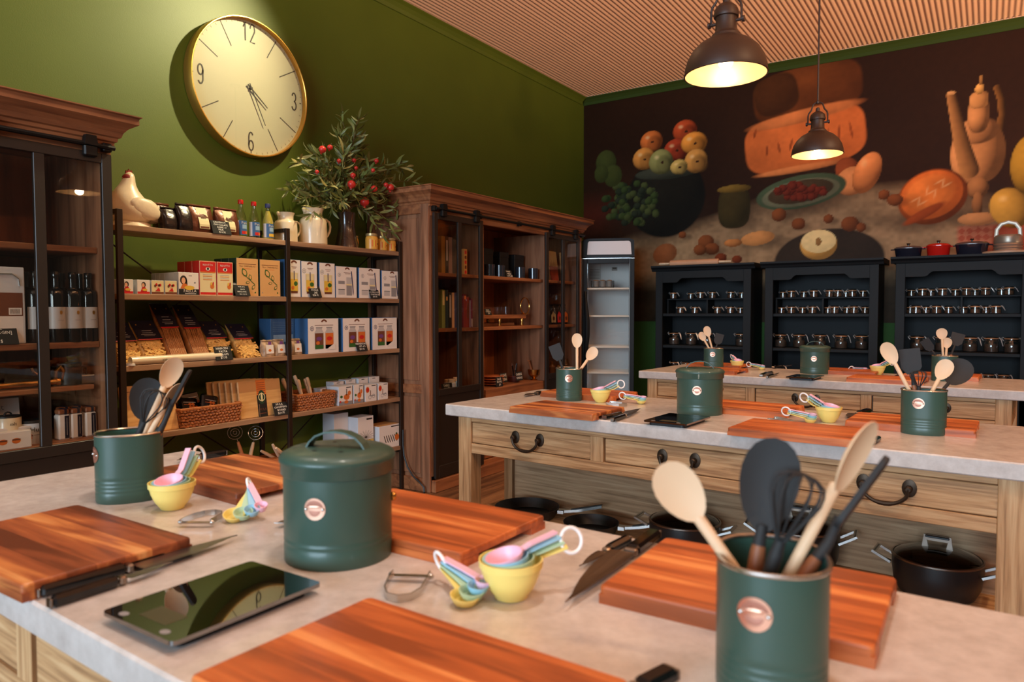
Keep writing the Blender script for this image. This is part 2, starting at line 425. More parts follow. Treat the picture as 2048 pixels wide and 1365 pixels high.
def pose(o, base, direction, roll=0., face=None):
    """stand a thing's local z along direction; its local -y turns towards face"""
    z = Vector(direction).normalized(); f = Vector(face) if face is not None else (EYE-Vector(base))
    y = -(f-z*f.dot(z)).normalized(); x = y.cross(z)
    m = Matrix(((x.x, y.x, z.x, 0), (x.y, y.y, z.y, 0), (x.z, y.z, z.z, 0), (0, 0, 0, 1))) @ Matrix.Rotation(roll, 4, 'Z')
    o.matrix_world = Matrix.Translation(base) @ m
    return o
LW = PI/2      # turn for furniture and goods that stand along the left wall: local x runs along the wall, local -y faces the room

# ---------------------------------------------------------------- the room
XW, YW, ZC = -4.06, 7.70, 3.863
XR, YN = 2.6, -5.4
b = MB(); b.box((XW-.1, YN, -.06), (XR, YW+.1, 0), floor_mat); struct(b.build('floor'))
b = MB(); b.box((XW-.1, YN, 0), (XW, YW+.1, ZC+.05), wall_green); struct(b.build('wall_left'))
b = MB(); b.box((XW, YW, 0), (XR, YW+.1, ZC+.05), dado_green); wall_back = struct(b.build('wall_back'))
# ribbed metal ceiling: corrugated sheets, each a piece of its own
ceiling = bpy.data.objects.new('ceiling', None); COL.objects.link(ceiling); struct(ceiling)
pitch = .042; nrib = 19
for k in range(9):
    x0 = XW+k*nrib*pitch; vs = []; fs = []; n = nrib*6+1
    dz = .0008*(k % 2)
    for i in range(n):
        z = ZC+dz-.0075*math.cos(2*PI*i/6)
        x = x0+i*pitch/6
        vs += [(x, YN, z), (x, YW, z)]
    for i in range(n-1): fs.append((2*i, 2*i+1, 2*i+3, 2*i+2))
    o = MB().add(vs, fs, ceil_mat, True).build('ceiling_sheet', ceiling, sharp=3)
b = MB()
prof = [(0, 0), (.07, 0), (.07, -.014), (.045, -.03), (.022, -.055), (.014, -.085), (0, -.085)]
b.prism([(YW-p[0], ZC+p[1]) for p in prof], XW, XR, trim_green, 'YZ'); b.box((XW, YW-.075, ZC-.006), (XR, YW, ZC), ceil_mat); struct(b.build('trim_1'))
b = MB(); b.prism([(XW+p[0], ZC+p[1]) for p in prof], YN, YW-.07, wall_green, 'XZ'); b.box((XW, YN, ZC-.006), (XW+.075, YW, ZC), ceil_mat); struct(b.build('trim_2'))
b = MB(); b.box((XW, YW-.018, 0), (XR, YW, .12), dado_green, .004); struct(b.build('baseboard_back'))
b = MB(); b.box((XW, YN, 0), (XW+.018, YW-.02, .12), wall_green, .004); struct(b.build('baseboard_left'))

# printed mural: a plain still life of fruit, loaves and vessels, one flat sheet on the wall
def mural():
    x0, x1, z0, z1 = XW+.002, XR-.2, 1.23, 3.784
    nx, nz = 560, 250
    gx = np.linspace(x0, x1, nx); gz = np.linspace(z0, z1, nz)
    GX, GZ = np.meshgrid(gx, gz)
    img = np.zeros((nz, nx, 3))
    rs = np.random.RandomState(3)
    def fld(s, seed):
        r = np.random.RandomState(seed); g = r.rand(int(nz/s)+3, int(nx/s)+3)
        yy = np.linspace(0, g.shape[0]-2.001, nz); xx = np.linspace(0, g.shape[1]-2.001, nx)
        yi = yy.astype(int); xi = xx.astype(int); fy = (yy-yi)[:, None]; fx = (xx-xi)[None]
        fy = fy*fy*(3-2*fy); fx = fx*fx*(3-2*fx)
        a = g[yi][:, xi]; b_ = g[yi][:, xi+1]; c = g[yi+1][:, xi]; d = g[yi+1][:, xi+1]
        return a*(1-fx)*(1-fy)+b_*fx*(1-fy)+c*(1-fx)*fy+d*fx*fy
    n1, n2, n3 = fld(60, 1), fld(14, 2), fld(3, 4)
    S = lambda c: np.array(lin(c))
    img[:] = S((44, 25, 14)); img *= (.8+.4*n1)[..., None]
    def P(px, py): p = at_y(px, py, YW); return p.x, p.z
    def blend(mask, col): img[:] = img*(1-mask[..., None])+np.asarray(col)*mask[..., None]
    sm = lambda e, w: np.clip(.5-e/w, 0, 1)
    # cloth in the lower half, its far edge running up to the right and fading into the dark
    ex = np.array([P(q, 0)[0] for q in (1165, 1270, 1420, 1560, 1700, 1820, 1960, 2100)])
    ez = np.array([P(a, c)[1] for a, c in ((1165, 520), (1270, 478), (1420, 445), (1560, 395), (1700, 385), (1820, 375), (1960, 395), (2100, 420))])
    edge = np.interp(GX, ex, ez)
    m = sm(GZ-edge, .16); cl = S((150, 124, 100))*(.72+.5*n2)[..., None]*(.9+.2*n3)[..., None]
    img[:] = img*(1-m[..., None])+cl*m[..., None]
    m = sm(GX-P(1240, 450)[0], .5)*sm(abs(GZ-P(1200, 430)[1])-.12, .35)*.8; blend(m, S((92, 36, 26)))
    m = sm(P(1915, 480)[0]-GX, .03)*sm(GZ-P(1950, 452)[1], .03); blend(m, S((164, 84, 66)))
    k = ((np.floor((GX+GZ)*16)+np.floor((GX-GZ)*16)) % 2)*.5; blend(m*k*sm(GX-P(1985, 480)[0], .02), S((196, 138, 116)))
    def ell(px, py, rx, ry, col, rot=0., shade=.75, soft=.05, tex=.25, lx=-.45, lz=.5, pw=2.):
        cx, cz = P(px, py); ax = abs(P(px+rx, py)[0]-P(px-rx, py)[0])/2; az = abs(P(px, py-ry)[1]-P(px, py+ry)[1])/2
        c, s = math.cos(rot), math.sin(rot); u = ((GX-cx)*c+(GZ-cz)*s)/ax; v = (-(GX-cx)*s+(GZ-cz)*c)/az
        d = (abs(u)**pw+abs(v)**pw)**(1/pw); mk = sm(d-1, soft)
        nzz = np.sqrt(np.clip(1-u*u-v*v, 0, 1)); t = np.clip(.22+.95*np.clip(u*lx+v*lz+nzz*.72, 0, 1.2), .1, 1.2)
        sh = (1-shade)+shade*t; colr = S(col)*sh[..., None]*(1-tex/2+tex*n2)[..., None]
        img[:] = img*(1-mk[..., None])+colr*mk[..., None]; return mk
    def shadow(px, py, rx, ry, k=.6): 
        cx, cz = P(px, py); ax = abs(P(px+rx, py)[0]-P(px-rx, py)[0])/2; az = abs(P(px, py-ry)[1]-P(px, py+ry)[1])/2
        d = ((GX-cx)/ax)**2+((GZ-cz)/az)**2; mk = np.clip(1-d, 0, 1)*k; blend(mk, S((44, 30, 22)))
    def hi(px, py, rx, ry, k=.5, rot=0.):
        cx, cz = P(px, py); ax = abs(P(px+rx, py)[0]-P(px-rx, py)[0])/2; az = abs(P(px, py-ry)[1]-P(px, py+ry)[1])/2; c, s = math.cos(rot), math.sin(rot)
        u = ((GX-cx)*c+(GZ-cz)*s)/ax; v = (-(GX-cx)*s+(GZ-cz)*c)/az; blend(np.clip(1-u*u-v*v, 0, 1)**2*k, S((250, 226, 180)))
    def cap(pts, ws, col):
        Q = [P(*p) for p in pts]; best = np.full(GX.shape, 9.); side = np.zeros(GX.shape)
        for k in range(len(Q)-1):
            (ax, az), (bx, bz) = Q[k], Q[k+1]; dx, dz = bx-ax, bz-az; L2 = dx*dx+dz*dz
            t = np.clip(((GX-ax)*dx+(GZ-az)*dz)/L2, 0, 1); w = (ws[k]*(1-t)+ws[k+1]*t)*.0052
            ex_, ez_ = GX-ax-t*dx, GZ-az-t*dz; d = np.hypot(ex_, ez_)/w; u = d < best; best = np.where(u, d, best); side = np.where(u, ex_/w, side)
        mk = sm(best-1, .15); sh = np.clip(.55-.5*side, .12, 1.1)
        img[:] = img*(1-mk[..., None])+(S(col)*sh[..., None])*mk[..., None]
    # pile of fruit on a footed bowl
    shadow(1310, 440, 120, 60, .9); ell(1330, 395, 78, 80, (30, 27, 22), shade=.6); ell(1335, 345, 66, 13, (62, 66, 58))
    for a in ((1303, 283, 22, 21, (206, 112, 56)), (1370, 262, 24, 22, (186, 78, 42)), (1352, 300, 24, 22, (174, 66, 40)), (1288, 318, 22, 22, (222, 150, 76)),
              (1388, 286, 26, 22, (226, 150, 66)), (1322, 324, 24, 25, (150, 150, 96)), (1392, 322, 23, 24, (216, 156, 84)), (1358, 334, 17, 15, (206, 176, 104))):
        ell(*a, shade=1.); ell(a[0]+a[2]*.3, a[1]+a[3]*.2, a[2]*.6, a[3]*.7, tuple(int(q*.78) for q in a[4]), .6, .9, .5); hi(a[0]-a[2]*.35, a[1]-a[3]*.35, a[2]*.3, a[3]*.25); ell(a[0]+a[2]*.1, a[1]+a[3]*.05, 3, 2.5, (60, 34, 22), 0, .1)
    for i in range(90):
        a = rs.rand()*6.28; q = rs.rand()**.5; ell(1262+58*q*math.cos(a), 408+42*q*math.sin(a), 7, 7, [(58, 74, 40), (44, 52, 40), (72, 82, 48)][i % 3], tex=.1)
    for a in ((1212, 325, 20, 24), (1226, 352, 18, 22), (1203, 348, 14, 18)): ell(*a, (66, 74, 36), shade=.5)
    # brown and orange blocks of cheese-like loaves
    ell(1612, 185, 108, 54, (104, 56, 26), .1, .5, .06, .4, pw=3.2); ell(1552, 190, 44, 40, (74, 42, 20), .2, .4, .1, pw=3)
    ell(1606, 280, 120, 58, (206, 110, 58), .1, .22, .04, .35, pw=3.6); ell(1606, 232, 112, 13, (206, 122, 72), .12, .4, .25, .5)
    for q in range(9): ell(1510+q*24, 268+(q*37 % 40)-q*3, 2.5, 9+(q*13 % 12), (150, 74, 38), .2*(q % 3-1), .2, .5)
    ell(1596, 338, 86, 7, (214, 132, 80), .08, .5, .3)
    ell(1695, 340, 24, 26, (150, 74, 40), .4, .8); ell(1704, 362, 34, 28, (222, 146, 96), .5, .8, .05, .4); ell(1734, 346, 27, 42, (222, 138, 84), -.35, .9, .05, .4); hi(1728, 326, 10, 14, .25)
    # plate of dark berries and a goblet
    shadow(1600, 405, 120, 34, .8); ell(1600, 384, 90, 33, (74, 92, 72), .12, .4); ell(1600, 386, 78, 26, (112, 116, 98), .12, .4); ell(1600, 384, 66, 22, (74, 60, 44), .12, .4)
    for i in range(46):
        a = rs.rand()*6.28; q = rs.rand()**.5; ell(1602+50*q*math.cos(a), 382+15*q*math.sin(a), 8, 7, (112, 44, 30), tex=.1)
    shadow(1480, 440, 50, 30, .7); ell(1468, 415, 32, 42, (66, 56, 30), shade=.6, pw=3); ell(1468, 378, 34, 8, (122, 98, 44))
    # half fruit on a dark plate
    shadow(1655, 510, 125, 50, .5); ell(1655, 520, 110, 62, (52, 42, 36), .04, .3); ell(1637, 490, 37, 30, (226, 172, 96)); ell(1637, 483, 35, 23, (238, 214, 164), 0, .15)
    ell(1637, 484, 6, 8, (150, 110, 66), 0, .3)
    # round crusted loaf, tall pale pitcher with spout and handle, quinces
    shadow(1975, 420, 90, 66, .7); shadow(1840, 440, 110, 30, .7)
    cap([(1998, 262), (2004, 230), (2002, 200), (1994, 176)], (6, 5, 5, 5), (122, 84, 46))
    ell(1955, 306, 55, 62, (190, 134, 90), 0, 1., .04, .5, -.75, .2, 2.3); ell(1955, 262, 44, 26, (184, 130, 88), 0, 1., .12, .5, -.75, .2); ell(1957, 230, 22, 36, (176, 124, 82), 0, 1., .1, .5, -.75, .2, 2.6); ell(1958, 200, 19, 17, (196, 142, 92), 0, .8, .06, .4, -.7, .2, 3); ell(1959, 178, 9, 11, (206, 156, 92), 0, .8); ell(1962, 160, 4, 10, (150, 110, 66), 0, .7)
    cap([(1902, 190), (1912, 236), (1924, 290), (1938, 340)], (7, 9, 12, 15), (172, 122, 78)); ell(1902, 186, 9, 4, (206, 156, 108), 0, .4)
    ell(1955, 376, 22, 22, (150, 104, 68), 0, 1.); ell(1955, 408, 11, 26, (140, 96, 62), 0, 1.); ell(1955, 438, 40, 13, (186, 134, 92), 0, .7)
    ell(1864, 394, 71, 54, (150, 74, 32), .35, .8, .05, .4); ell(1862, 390, 64, 47, (214, 112, 50), .35, .6, .05, .45); ell(1860, 386, 50, 35, (226, 128, 62), .35, .5, .2, .6)
    for q in range(9): hi(1830+q*8, 400-q*6+(q % 3)*9, 16, 3, .28, .5+(q % 2)*.9)
    ell(1848, 428, 46, 9, (150, 70, 32), .5, .4, .3)
    ell(2022, 416, 42, 42, (186, 146, 66), .5, 1.); hi(2006, 398, 14, 10, .25); ell(2060, 330, 40, 60, (160, 126, 46), 0, 1.)
    # nuts and crusts on the cloth
    for a in ((1412, 484, 16, 14), (1424, 498, 15, 12), (1400, 500, 13, 11), (1558, 430, 15, 13), (1597, 448, 14, 12), (1657, 438, 10, 9), (1700, 448, 18, 15), (1722, 455, 10, 9), (1768, 390, 12, 10), (1365, 470, 8, 7), (1790, 400, 16, 12)):
        shadow(a[0]+10, a[1]+5, a[2]*1.5, a[3], .5); ell(*a, (128, 72, 40))
    shadow(1530, 485, 55, 18, .5); ell(1515, 477, 34, 14, (212, 148, 94), .1, .5); ell(1466, 486, 18, 8, (196, 128, 76)); ell(1330, 508, 24, 20, (150, 90, 56), .3, .5)
    ell(1442, 516, 12, 9, (122, 56, 30)); ell(1474, 519, 10, 8, (122, 56, 30))
    m = np.clip((P(1290, 540)[1]-GZ)/.25, 0, 1)*.92; blend(m, S((30, 24, 18)))
    img[:] = np.clip(img*(.93+.14*n3)[..., None]*np.array((1.06, .92, .70)), 0, 1)
    me = bpy.data.meshes.new('mural_print')
    th = .003
    vs = np.stack([GX.ravel(), np.full(nx*nz, YW-th), GZ.ravel()], 1)
    i = np.arange(nx*nz).reshape(nz, nx); f = np.stack([i[:-1, :-1], i[:-1, 1:], i[1:, 1:], i[1:, :-1]], -1).reshape(-1, 4)
    me.from_pydata(vs.tolist(), [], f.tolist())
    ca = me.color_attributes.new('print', 'FLOAT_COLOR', 'POINT'); a4 = np.ones((nx*nz, 4), 'f'); a4[:, :3] = img.reshape(-1, 3); ca.data.foreach_set('color', a4.ravel())
    m_, nt, bs = base_mat('mural_print'); at = N(nt, 'ShaderNodeVertexColor', layer_name='print'); nt.links.new(at.outputs[0], bs.inputs['Base Color']); bs.inputs['Roughness'].default_value = .55
    bs.inputs['Specular IOR Level'].default_value = .08
    me.materials.append(m_)
    o = bpy.data.objects.new('wall_mural', me); COL.objects.link(o)
    tag(o, 'large printed still life mural of fruit and loaves covering the back wall', 'mural')
mural()

# ---------------------------------------------------------------- tall glazed cabinets along the left wall
CH = 2.26
def cabinet(Y0, Ln, label, doors, side_detail, shelves, bays):
    """local x along the wall, y = 0 the front plane, y = .62 the back"""
    t = thing('display_cabinet', label, 'cabinet', (-3.43, Y0, 0), LW); D = .62; top = 2.16
    b = MB()
    b.box((0, .0, 0), (.05, D, top), mahog_v, .003)
    if side_detail:       # framed side: stiles and rails stand proud of the panels
        for y in (0, D-.075): b.box((-.018, y, 0), (0, y+.075, top), mahog_v, .003)
        for z0, z1 in ((0, .1), (.735, .80), (2.07, top)): b.box((-.018, .075, z0), (0, D-.075, z1), mahog, .003)
        for z0, z1 in ((.13, .71), (.83, 2.04)): b.box((-.008, .105, z0), (0, D-.105, z1), mahog_v, .006)
    b.build('side_panel', t)
    b = MB(); b.box((Ln-.05, 0, 0), (Ln, D, top), mahog_v, .003); b.build('side_panel', t)
    b = MB(); b.box((.05, D-.02, .05), (Ln-.05, D, top), cab_back); b.build('back_panel', t)
    for x in bays[1:-1]:
        b = MB(); b.box((x-.02, .03, .05), (x+.02, D-.02, top-.1), mahog_v, .002); b.build('divider', t)
    b = MB(); b.box((.0, 0, 0), (Ln, .03, .12), mahog, .003); b.box((0, -.04, 0), (Ln, 0, .09), mahog, .004); b.build('plinth', t)
    for k in range(2):      # cupboard below the open middle bay
        x0 = bays[1]+.02+k*(bays[2]-bays[1]-.04)/2; x1 = x0+(bays[2]-bays[1]-.04)/2-.004
        b = MB(); b.box((x0, .022, .125), (x1, .04, .6), mahog, .003); b.box((x0+.06, .018, .185), (x1-.06, .024, .54), mahog_v, .004); d = b.build('cupboard_door', t)
        b = MB(); b.ell((x1-.03 if k == 0 else x0+.03, .006, .38), (.014, .016, .014), brass, 12, 8); b.build('knob', d)
    b = MB(); b.box((.0, -.004, 2.05), (Ln, .03, top), mahog, .003); b.box((.05, .03, 2.12), (Ln-.05, D-.02, 2.15), mahog); b.build('header', t)
    for i in range(len(bays)-1):
        for z in shelves:
            b = MB(); th = .028
            f0 = .02 if z > .8 else .012
            b.box((bays[i]+.02, f0+.02, z-th), (bays[i+1]-.02, D-.02, z), mahog, .003)
            if z < .8: b.box((bays[i]+.02, f0, z-.075), (bays[i+1]-.02, f0+.02, z+.0), mahog, .004)
            b.build('shelf', t)
    # cornice: stepped and coved profile along the front, returned at both ends
    pr = [(0, 2.12), (-.012, 2.12), (-.012, 2.135), (-.022, 2.14), (-.024, 2.155), (-.034, 2.16), (-.04, 2.18), (-.055, 2.2), (-.078, 2.215), (-.09, 2.222), (-.09, 2.25), (-.1, 2.255), (-.1, CH), (0, CH)]
    b = MB(); rings = []
    outer = [(0, 0), (0, 1), (1, 1), (1, 0)]
    path = [lambda o: (o, D), lambda o: (o, o), lambda o: (Ln-o, o), lambda o: (Ln-o, D)]
    for fn in path:
        rings.append([(*fn(o), z) for o, z in pr])
    b.loft(rings, mahog, False, False); b.box((0, 0, CH-.012), (Ln, D, CH-.001), mahog); b.build('cornice', t)
    b = MB(); b.tube([(.03, -.035, 2.105), (Ln-.0, -.035, 2.105)], .011, black_metal); 
    for x in (.03, Ln*.25, Ln*.5, Ln*.75, Ln-.03): b.box((x-.02, -.035, 2.085), (x+.02, -.004, 2.125), black_metal, .004)
    b.build('door_rail', t)
    for (dx, dw) in doors:
        z0, z1 = .10, 2.075; y0, y1 = -.026, -.006; s = .045; g0, g1 = .765, 2.03; mid = dx+dw/2
        b = MB(); c = .002
        b.box((dx, y0, z0), (dx+s, y1, z1), black_door, c); b.box((dx+dw-s, y0, z0), (dx+dw, y1, z1), black_door, c)
        b.box((dx+s, y0, g1), (dx+dw-s, y1, z1), black_door, c); b.box((dx+s, y0, g0-.05), (dx+dw-s, y1, g0), black_door, c)
        b.box((mid-.022, y0, g0), (mid+.022, y1, g1), black_door, c); b.box((dx+s, y0, z0), (dx+dw-s, y1, z0+.09), black_door, c)
        b.box((dx+s, y0+.008, z0+.09), (dx+dw-s, y1, g0-.05), black_door)
        d = b.build('sliding_door', t)
        for u0, u1 in ((dx+s, mid-.022), (mid+.022, dx+dw-s)):
            p = MB(); p.box((u0, y0+.008, g0), (u1, y0+.012, g1), pane_m); p.build('glass_pane', d)
        for x in (dx+.1, dx+dw-.1):
            p = MB(); p.box((x-.03, -.05, 2.05), (x+.03, -.022, 2.1), black_metal, .006); p.prism([(x-.03, 2.1), (x+.03, 2.1), (x+.022, 2.145), (x-.022, 2.145)], -.052, -.02, black_metal); p.build('hanger', d)
    return t
cabinet(4.10, 2.36, 'long reddish brown bookcase with two glazed black sliding doors beside the fridge', [(.02, .615), (1.63, .65)], True, (1.643, 1.217, .70), (.03, .70, 1.70, 2.33))
cabinet(-.56, 2.36, 'tall reddish brown glazed cabinet at the left edge of the photo', [(1.735, .615)], False, (1.648, 1.212, .765), (.03, .70, 1.66, 2.33))

# ---------------------------------------------------------------- open shelving unit between them
XS = -3.69                        # front of its boards
SHZ = [1.795, 1.442, 1.070, .701, .332]
DS = .27; KS = .971                         # size of the goods
t = thing('shelving_unit', 'open shelving unit of dark steel frames and five tiers of pale boards', 'shelving', (XS, 1.971, 0), LW)
xp = (0, 1.0535, 2.094)
for i, x in enumerate(xp):
    b = MB()
    for y in (-.006, DS): b.box((x-.016, y, 0), (x+.016, y+.02, 1.872), frame_metal, .002)
    b.box((x-.016, .014, 1.849), (x+.016, DS, 1.872), frame_metal, .002)
    for z in SHZ: b.box((x-.012, .01, z-.05), (x+.012, DS, z-.03), frame_metal)
    b.build('end_frame', t)
for j in range(2):
    for z in SHZ:
        b = MB(); b.box((xp[j]+.002 if j else -.0, 0, z-.03), (xp[j+1] if j else xp[1]-.002, DS, z), shelf_wood, .002); b.build('shelf_board', t)
    b = MB()
    for z0, z1 in ((.32, 1.03), (1.08, 1.78)):
        b.tube([(xp[j]+.02, DS+.01, z0), (xp[j+1]-.02, DS+.01, z1)], .0045, frame_metal, 6); b.tube([(xp[j]+.02, DS+.014, z1), (xp[j+1]-.02, DS+.014, z0)], .0045, frame_metal, 6)
    b.build('cross_brace', t)
pts = [at_y(x, y, 4.055) for x, y in ((806, 860), (806, 890), (808, 912), (815, 935), (826, 953), (840, 966), (848, 976), (849, 1000))]
b = MB(); b.tube(pts+[(pts[-1].x, pts[-1].y, .01)], .006, black_matt, 6); tag(b.build('power_cable'), 'black cable curving down the side of the tall bookcase to the floor', 'cable')

# ---------------------------------------------------------------- fridge
def fridge():
    W, H, D = .535, 2.09, .58
    t = thing('display_fridge', 'tall black glass door drinks fridge with pale header panel in the corner', 'fridge', (-3.50, 6.60, 0), R(25))
    b = MB(); th = .04
    b.box((0, .045, 0), (W, D, .12), fridge_k, .004); b.box((0, .045, .12), (th, D, H-.19), fridge_k, .004); b.box((W-th, .045, .12), (W, D, H-.19), fridge_k, .004)
    b.box((th, D-.03, .12), (W-th, D, H-.19), fridge_k); b.prism([(0, H-.19), (W, H-.19), (W-.006, H-.02), (W-.05, H), (.05, H), (.006, H-.02)], .0, D, fridge_k); b.build('body', t)
    b = MB(); b.box((th, D-.04, .12), (W-th, D-.031, H-.19), fridge_w); b.box((th, .05, .12), (th+.01, D-.04, H-.19), fridge_w); b.box((W-th-.01, .05, .12), (W-th, D-.04, H-.19), fridge_w)
    b.box((th, .05, H-.21), (W-th, D-.04, H-.19), fridge_w); b.box((th, .05, .12), (W-th, D-.04, .13), fridge_w)
    for k in range(7): b.box((.06, D-.06, 1.70+.016*k), (.17, D-.04, 1.708+.016*k), grey_p)
    b.box((.05, D-.055, 1.68), (.18, D-.045, 1.86), white_s, .004); b.box((.3, D-.042, 1.79), (.36, D-.0405, 1.83), grey_p); b.rect(.31, 1.81, .35, 1.822, ink, D-.043); b.build('liner', t)
    b = MB(); b.prism([(.055, H-.165), (W-.03, H-.165), (W-.04, H-.045), (W-.055, H-.028), (.075, H-.028), (.063, H-.045)], -.006, .0, fridge_sign); b.build('header_panel', t, )
    for z in (1.585, 1.30, .98, .71, .42):
        b = MB()
        for k in range(14): b.box((th+.012, .075+.033*k, z-.006), (W-th-.012, .08+.033*k, z), white_pl)
        b.box((th+.011, .065, z-.014), (W-th-.011, .075, z+.004), white_pl, .002); b.box((th+.011, .53, z-.014), (W-th-.011, .538, z), white_pl); b.build('wire_shelf', t)
    b = MB(); z0, z1 = .1, H-.2; s = .055
    b.box((0, 0, z0), (s, .04, z1), fridge_k, .003); b.box((W-s+.01, 0, z0), (W, .04, z1), fridge_k, .003); b.box((s, 0, z1-.055), (W-s, .04, z1), fridge_k, .003); b.box((s, 0, z0), (W-s, .04, z0+.1), fridge_k, .003)
    b.box((-.002, -.004, z0), (.004, .0, z1), steel); b.box((0, -.004, z1-.006), (W, 0, z1), steel)
    d = b.build('door', t)
    b = MB(); b.box((s, .015, z0+.1), (W-s+.01, .019, z1-.055), pane_m); b.build('glass_pane', d)
    b = MB(); b.tube([(.035, -.01, 1.55), (.045, -.035, 1.42), (.06, -.05, 1.25), (.06, -.052, 1.1), (.045, -.035, .9), (.035, -.01, .78)], [.012, .02, .027, .027, .02, .012], fridge_k, 10); b.build('handle', d)
    return t
fridge()
b = MB(); b.box((0, 0, 0), (.24, .12, .012), black_matt, .003)
for k in range(3):
    b.lathe([(.03, .012), (.036, .07), (.036, .075)], 14, grey_p, c=(.05+.07*k, .06, 0)); b.lathe([(.035, .0755), (.02, .084), (.0, .086)], 14, M('pie_crust', (206, 146, 78), .6), c=(.05+.07*k, .06, 0), caps=False)
b.box((0, 0, .012), (.008, .12, .075), dark_glass); b.box((.232, 0, .012), (.24, .12, .075), dark_glass)
tag(b.build('dessert_tray', None, (-3.50+.09*.906-.12*.423, 6.60+.09*.423+.12*.906, 1.589), R(25)), 'dark tray of three small desserts on the top fridge shelf', 'tray')

# ---------------------------------------------------------------- three black dressers along the back wall
DRX = (-2.958, -1.827, -.696); DRW = .996; DRY = 7.25; DRD = .42; DRH = 1.775
def dresser(x0, label):
    t = thing('open_dresser', label, 'dresser', (x0, DRY, 0), 0); W, D = DRW, DRD; m = dresser_m
    for a in (0, W-.035):
        b = MB(); b.box((a, .02, 0), (a+.035, D, DRH), m, .002); b.build('side_panel', t)
    b = MB(); b.box((.035, D-.015, .05), (W-.035, D, DRH), m); b.build('back_panel', t)
    for a in (0, W-.075):
        b = MB(); b.box((a, 0, 0), (a+.075, .02, DRH), m, .002); b.build('stile', t)
    b = MB(); zt = DRH; zb = 1.645; zc = 1.689; x1, x2 = .075, W-.075
    b.prism([(x1, zt), (x1, zb), (x1+.15, zb), (x1+.17, zb+.008), (x1+.185, zb+.028), (x1+.21, zc), (x2-.21, zc), (x2-.185, zb+.028), (x2-.17, zb+.008), (x2-.15, zb), (x2, zb), (x2, zt)], 0, .02, m); b.build('valance', t)
    b = MB(); b.prism([(0, DRH), (0, DRH-.012), (-.01, DRH-.008), (-.02, DRH+.012), (-.042, DRH+.03), (-.042, DRH+.048), (D, DRH+.048), (D, DRH)], -.04, W+.04, m, 'YZ'); b.build('crown', t)
    for z in (1.321, .9875, .702):
        b = MB(); b.box((.035, .03, z-.03), (W-.035, D-.015, z), m, .003); b.build('shelf', t)
    b = MB(); b.box((.06, .17, 1.464), (W-.06, D-.02, 1.478), m, .002)
    for x in (.06, W/2-.007, W-.074): b.box((x, .18, 1.321), (x+.014, D-.02, 1.464), m)
    b.build('spice_riser', t)
    b = MB(); b.box((.035, .0, 0), (W-.035, .03, .62), m); b.box((0, -.01, 0), (W, 0, .09), m, .003); b.box((.075, -.006, .62), (W-.075, .03, .65), m, .003)
    for k in range(2): b.box((.11+k*.42, -.008, .14), (.11+k*.42+.38, 0, .58), m, .006)
    b.build('base', t)
    return t
DN = ('left', 'middle', 'right')
for k in range(3): dresser(DRX[k], ('black open dresser nearest the fridge', 'black open dresser in the middle of the back wall', 'black open dresser at the right end of the back wall')[k])

# ---------------------------------------------------------------- the three worktables
TL, TD, TH = 2.26, .79, .92
TABS = [((-2.095, .52), -2.2), ((-2.094, 2.604), -3.75), ((-2.086, 4.802), -3.5)]
TNAME = ('nearest', 'middle', 'farthest')
def worktable(k):
    (x, y), a = TABS[k]
    t = thing('worktable', ('oak worktable with pale stone top nearest the camera', 'oak worktable with pale stone top in the middle, pans on its shelf', 'oak worktable with pale stone top farthest back by the dressers')[k], 'table', (x, y, 0), R(a))
    b = MB(); b.box((0, 0, TH-.052), (TL, TD, TH), stone, .004); b.build('worktop', t)
    z1 = TH-.052
    for lx in (.055, TL-.13):
        for ly in (.03, TD-.105):
            b = MB(); b.box((lx, ly, 0), (lx+.075, ly+.075, z1), oak_v, .003); b.build('leg', t)
    b = MB(); b.box((.13, .034, z1-.024), (TL-.13, .06, z1), oak, .002); b.box((.13, .034, .70), (TL-.13, .06, .745), oak, .002)
    xs = (.13, .825, 1.52); wd = .61
    for q in xs[1:]: b.box((q-.058-.004, .034, .745), (q-.004, .06, z1-.024), oak_v)
    b.box((.13, .06, .70), (TL-.13, .075, z1), black_matt); b.build('front_apron', t)  # black backing box puts dark shade into the gaps around the drawers
    b = MB(); b.box((.13, TD-.06, .70), (TL-.13, TD-.034, z1), oak, .002); b.build('back_apron', t)
    for lx in (.06, TL-.085):
        b = MB(); b.box((lx, .105, .70), (lx+.025, TD-.105, z1), oak, .002); b.build('side_apron', t)
    for i, q in enumerate(xs):
        e = q+wd+.027-.004*(i < 2)
        b = MB(); b.box((q+.003, .038, .748), (e-.003, .062, z1-.027), oak, .003); d = b.build('drawer', t)
        m = (q+e)/2; zc = .80
        b = MB()
        for s in (-1, 1):
            b.T = Matrix.Translation((m+s*.065, .038, zc)) @ Matrix.Rotation(PI/2, 4, 'X')
            b.lathe([(1, 0), (1, .004), (.6, .007)], 16, bronze, .021, .028); b.lathe([(.011, .006), (.011, .026), (.007, .03)], 10, bronze)
        b.T = Matrix.Identity(4)
        b.tube([(m+.065*math.cos(u)*(1 if abs(math.cos(u)) > .9 else .97), .012, zc-.052*math.sin(u)**.8 if math.sin(u) > 0 else zc) for u in [PI*j/14 for j in range(15)]], [.0052]*2+[.006]*4+[.0075]*3+[.006]*4+[.0052]*2, bronze, 8)
        b.build('pull_handle', d)
    b = MB(); b.box((.06, .06, .378), (TL-.06, TD-.06, .408), oak, .003); b.build('lower_shelf', t)
    if k == 1:
        b = MB(); b.box((.13, .365, .395), (TL-.13, .39, z1), oak_grey); b.build('centre_panel', t)
        for lx in (.07, TL-.12):
            b = MB(); b.box((lx, .355, .395), (lx+.05, .40, z1), oak_v, .002); b.build('panel_post', t)
    return t
for k in range(3): worktable(k)

